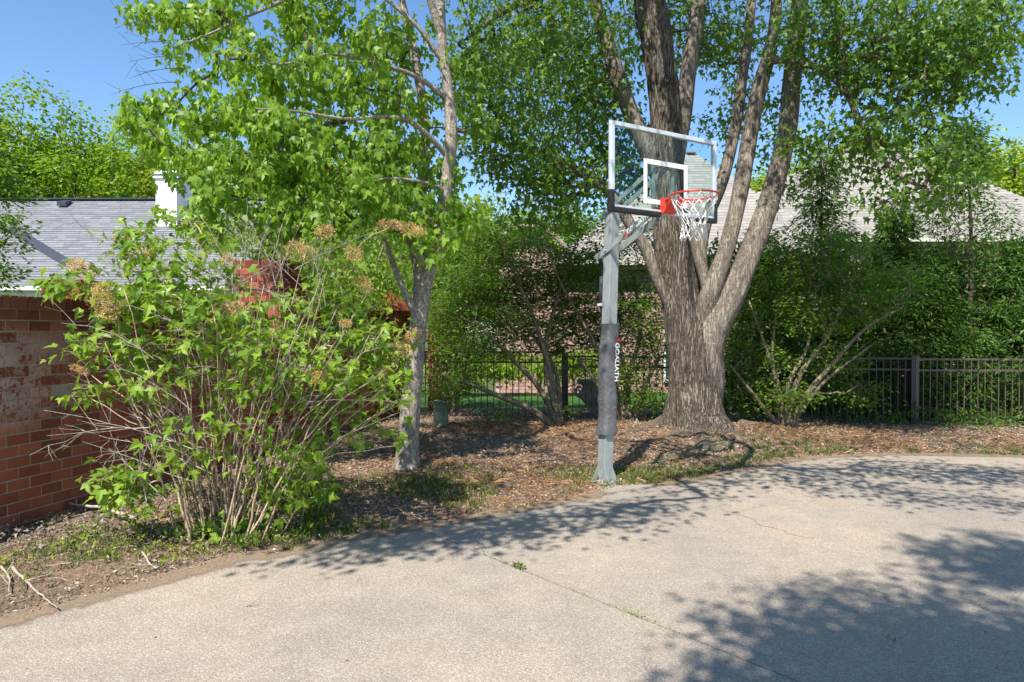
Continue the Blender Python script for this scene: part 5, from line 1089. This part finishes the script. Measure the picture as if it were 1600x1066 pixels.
# ------------------------------------------------------------------ ground cover
def scatter_pts(n, x0, x1, y0, y1, smin=0.02, smax=99, dens=None):
    P_ = np.stack([rng.uniform(x0, x1, n), rng.uniform(y0, y1, n)], 1); s = sdist(P_[:, 0], P_[:, 1]); k = (s > smin) & (s < smax)
    wl = (P_[:, :2] - W0[:2]) @ WN[:2]; k &= wl > .01
    if dens is not None: k &= rng.uniform(0, 1, n) < dens(P_[:, 0], P_[:, 1], s)
    P_ = P_[k]; return P_, s[k]
def ground_leaves(n, T, mat, name, size, box, smin, dens, tilt=.5, label='', lift=.01, stretch=None):
    P_, s = scatter_pts(n, *box, smin, 99, dens); z = bedz(P_[:, 0], P_[:, 1], s); k = len(P_)
    pos = np.column_stack([P_, np.maximum(z, .001 * (s < .03)) + rng.uniform(0, lift, k)]); a = rng.uniform(0, 6.28, k); tip = np.stack([np.cos(a), np.sin(a), rng.normal(0, .25, k)], 1)
    nrm = unit(jit(k, tilt) + [0, 0, 1]); T2 = T if stretch is None else (T[0] * stretch, T[1])
    V, f = leaves_verts(T2, pos, tip, nrm, size * rng.uniform(.5, 1.4, k)); tag(obj(name, mesh_np(name, V, [f], M[mat])), label, kind='stuff'); return k
DRYL = None
CURL = tmpl([(0, 0), (.22, .35), (.12, .9), (-.1, .95), (-.24, .3)], [(0, 1, 4), (1, 2, 4), (2, 3, 4)], .35, .3)
k1 = ground_leaves(90000, CURL, 'litter', 'leaf_litter', .024, (-4.5, 3.0, 3.5, 8.5), -.02, lambda x, y, s: np.clip(.35 + .5 * (fnoise(x, y, 2.2, 5) + .3) - .25 * np.clip(.5 - s, 0, .5), .05, 1), .6, 'dry brown leaf litter', .03)
k2 = ground_leaves(120000, CURL, 'litter', 'leaf_litter', .032, (-3.0, 12.0, 8.0, 13.2), .0, lambda x, y, s: np.full(len(x), .62), .5, 'dry leaves under the maple', .03)
k3 = ground_leaves(60000, OVAL, 'straw', 'pine_straw', .12, (-2, 12, 5.5, 11.6), -.03, lambda x, y, s: np.clip(.35 + .9 * fnoise(x, y, 1.7, 15), 0, .8), .35, 'reddish pine straw on the mulch', .03, (.10, 1, 1))
k4 = ground_leaves(60000, OVAL, 'litter', 'leaf_litter', .02, (-5, 12, 1.0, 11), -.45, lambda x, y, s: np.where(s < 0.02, .10 * np.exp(s / .12), 0), .3, 'crumbs along the driveway edge', .004)
print('litter', k1, k2, k3, k4)
ground_leaves(5200, LOBE, 'dry_leaf', 'dry_leaves', .042, (-4.4, -1.6, 4.6, 6.4), .1, lambda x, y, s: np.clip(1.1 - abs((x + 3.3) * .1 + (y - 5.45)) / .42, 0, 1) * .6 * np.clip(.6 + fnoise(x, y, 4, 77), 0, 1), 1.1, 'curled grey dry leaves heaped by the wall', .09)
def stick_litter(n, box, dens, L, mat):
    P_, s = scatter_pts(n, *box, .02, 99, dens); z = bedz(P_[:, 0], P_[:, 1], s); mb = MB()
    for (x, y), zz in zip(P_, z):
        a = rng.uniform(0, 6.28); l = L * rng.uniform(.4, 1.6); b_ = np.array([x, y, zz + rng.uniform(.005, .03)]); d_ = np.array([math.cos(a) * l, math.sin(a) * l, rng.normal(.01, .02)])
        r_ = rng.uniform(.0012, .0035); mb.tube([b_, b_ + d_ * .5 + rng.normal(0, .006, 3), b_ + d_], [r_, r_ * .8, r_ * .5], 4)
    tag(mb.build('twig_litter', M[mat]), 'small broken twigs lying on the bed', kind='stuff')
stick_litter(1500, (-4.4, -.8, 3.6, 6.6), lambda x, y, s: np.full(len(x), .5), .10, 'bark_dead')
stick_litter(900, (-1.5, 9, 6, 12), lambda x, y, s: np.full(len(x), .5), .16, 'bark_tan')
# bits of litter far out on the driveway
P_ = np.stack([rng.uniform(-4, 8, 260), rng.uniform(2.2, 9, 260)], 1); s = sdist(P_[:, 0], P_[:, 1]); P_ = P_[s < -.05]; k = len(P_); a = rng.uniform(0, 6.28, k)
V, f = leaves_verts(CURL, np.column_stack([P_, np.full(k, .005)]), np.stack([np.cos(a), np.sin(a), np.zeros(k)], 1), unit(jit(k, .4) + [0, 0, 1]), rng.uniform(.006, .022, k)); tag(obj('leaf_litter', mesh_np('leaf_litter', V, [f], M['litter'])), 'stray leaf crumbs on the driveway', kind='stuff')
# grass tufts: blades in clumps
def tufts(n, box, dens, blades, h, name, label, smin=-.02):
    P_, s = scatter_pts(n, *box, smin, 99, dens); z = bedz(P_[:, 0], P_[:, 1], s); C_ = np.repeat(np.column_stack([P_, z]), blades, 0); k = len(C_)
    C_ += np.column_stack([rng.normal(0, .022, (k, 2)), np.zeros(k)]); a = rng.uniform(0, 6.28, k); lean = rng.uniform(.2, 1.1, k)
    tip = np.stack([np.cos(a) * lean, np.sin(a) * lean, np.ones(k)], 1); T2 = (OVAL[0] * [.13, 1, 2.2], OVAL[1])
    V, f = leaves_verts(T2, C_, tip, unit(jit(k, 1) + [0, -.4, 0]), h * rng.uniform(.5, 1.3, k)); tag(obj(name, mesh_np(name, V, [f], M['grass'])), label, kind='stuff'); return k
k5 = tufts(12000, (-1.8, 3.2, 4.6, 8.2), lambda x, y, s: np.clip(.22 + .8 * fnoise(x, y, 2.5, 21), 0, 1) * np.clip(1.6 - s, .1, 1), 12, .055, 'grass', 'sparse grass on the bed')
k6 = tufts(12000, (1.5, 10, 6.8, 11), lambda x, y, s: np.clip(.3 + 1.2 * fnoise(x, y, 1.6, 31), 0, 1) * np.exp(-s / .3), 14, .06, 'grass', 'grass fringe by the driveway')
k7 = tufts(4200, (-4.4, -1.2, 3.6, 5.8), lambda x, y, s: np.clip(.10 + .8 * fnoise(x, y, 3.0, 41), 0, 1) * (s > .12), 10, .045, 'grass', 'grass between the wall and driveway')
print('grass', k5, k6, k7)
# broadleaf weeds
def weeds(n, box, dens, name, label, size, m=10, mat='leaf_yellow', up=.05):
    P_, s = scatter_pts(n, *box, .05, 99, dens); z = bedz(P_[:, 0], P_[:, 1], s); C_ = np.repeat(np.column_stack([P_, z + .01]), m, 0); k = len(C_)
    off = rng.normal(0, .03, (k, 3)) * [1, 1, 0] + [0, 0, 1] * rng.uniform(0, up, (k, 1)); V, f = leaves_verts(OVAL, C_ + off, unit(off + jit(k, .01) + [0, 0, .02]), unit(jit(k, .4) + [0, 0, 1]), size * rng.uniform(.5, 1.3, k))
    tag(obj(name, mesh_np(name, V, [f], M[mat])), label, kind='stuff')
weeds(900, (-4.4, -1.2, 3.6, 5.8), lambda x, y, s: np.clip(.2 + .9 * fnoise(x, y, 3.0, 41), 0, 1) * (s > .12), 'weeds', 'small light green weeds near the wall', .032)
weeds(500, (-1.8, 3.0, 5, 8), lambda x, y, s: np.clip(.1 + .8 * fnoise(x, y, 2.5, 21), 0, 1), 'weeds', 'small weeds on the mulch', .035, 9, 'leaf_vib')
weeds(260, (-3.4, -1.5, 5.2, 7), lambda x, y, s: np.clip(.4 + .6 * fnoise(x, y, 2.5, 61), 0, 1), 'weeds', 'low leafy growth under the shrub', .05, 8, 'leaf_bush', .10)
# weeds in the driveway joint
for x, y, n, sz, lab in ((818, 886, 34, .035, 'largest tuft of weeds sprouting in the driveway joint'), (1000, 962, 22, .018, 'green moss at the lower middle of the driveway joint'), (985, 955, 26, .018, 'moss strip just above the lowest moss in the joint'), (905, 925, 16, .015, 'short moss strip midway down the joint'), (1065, 986, 10, .014, 'tiny moss speck where shade meets the joint'), (776, 874, 8, .018, 'tiny weed near the top of the joint'), (1402, 1007, 8, .022, 'small green sprig on the shaded driveway')):
    c0 = gnd(x, y)
    if x != 1402: t_ = (c0[:2] - J0) @ JD; c0 = np.append(J0 + JD * t_, 0)
    along = rng.normal(0, .07 if x != 818 and x != 1402 else .03, n); off = np.column_stack([JD[0] * along, JD[1] * along, np.zeros(n)]) + rng.normal(0, .012, (n, 3)) * [1, 1, 0] + UP * rng.uniform(0, .02, (n, 1))
    pos_ = c0 + off + UP * .004; V, f = leaves_verts(OVAL, pos_, unit(jit(n, 1) + [0, 0, .5]), unit(jit(n, .5) + [0, 0, 1]), sz * rng.uniform(.6, 1.4, n))
    o = obj('weed', mesh_np('weed', V - c0, [f], M['leaf_yellow'] if 'moss' in lab else M['grass']), None, tuple(c0)); tag(o, lab, 'weed', 'weeds in the driveway')
print('objects', len(bpy.data.objects), 'tris', sum(len(m_.polygons) for m_ in bpy.data.meshes))
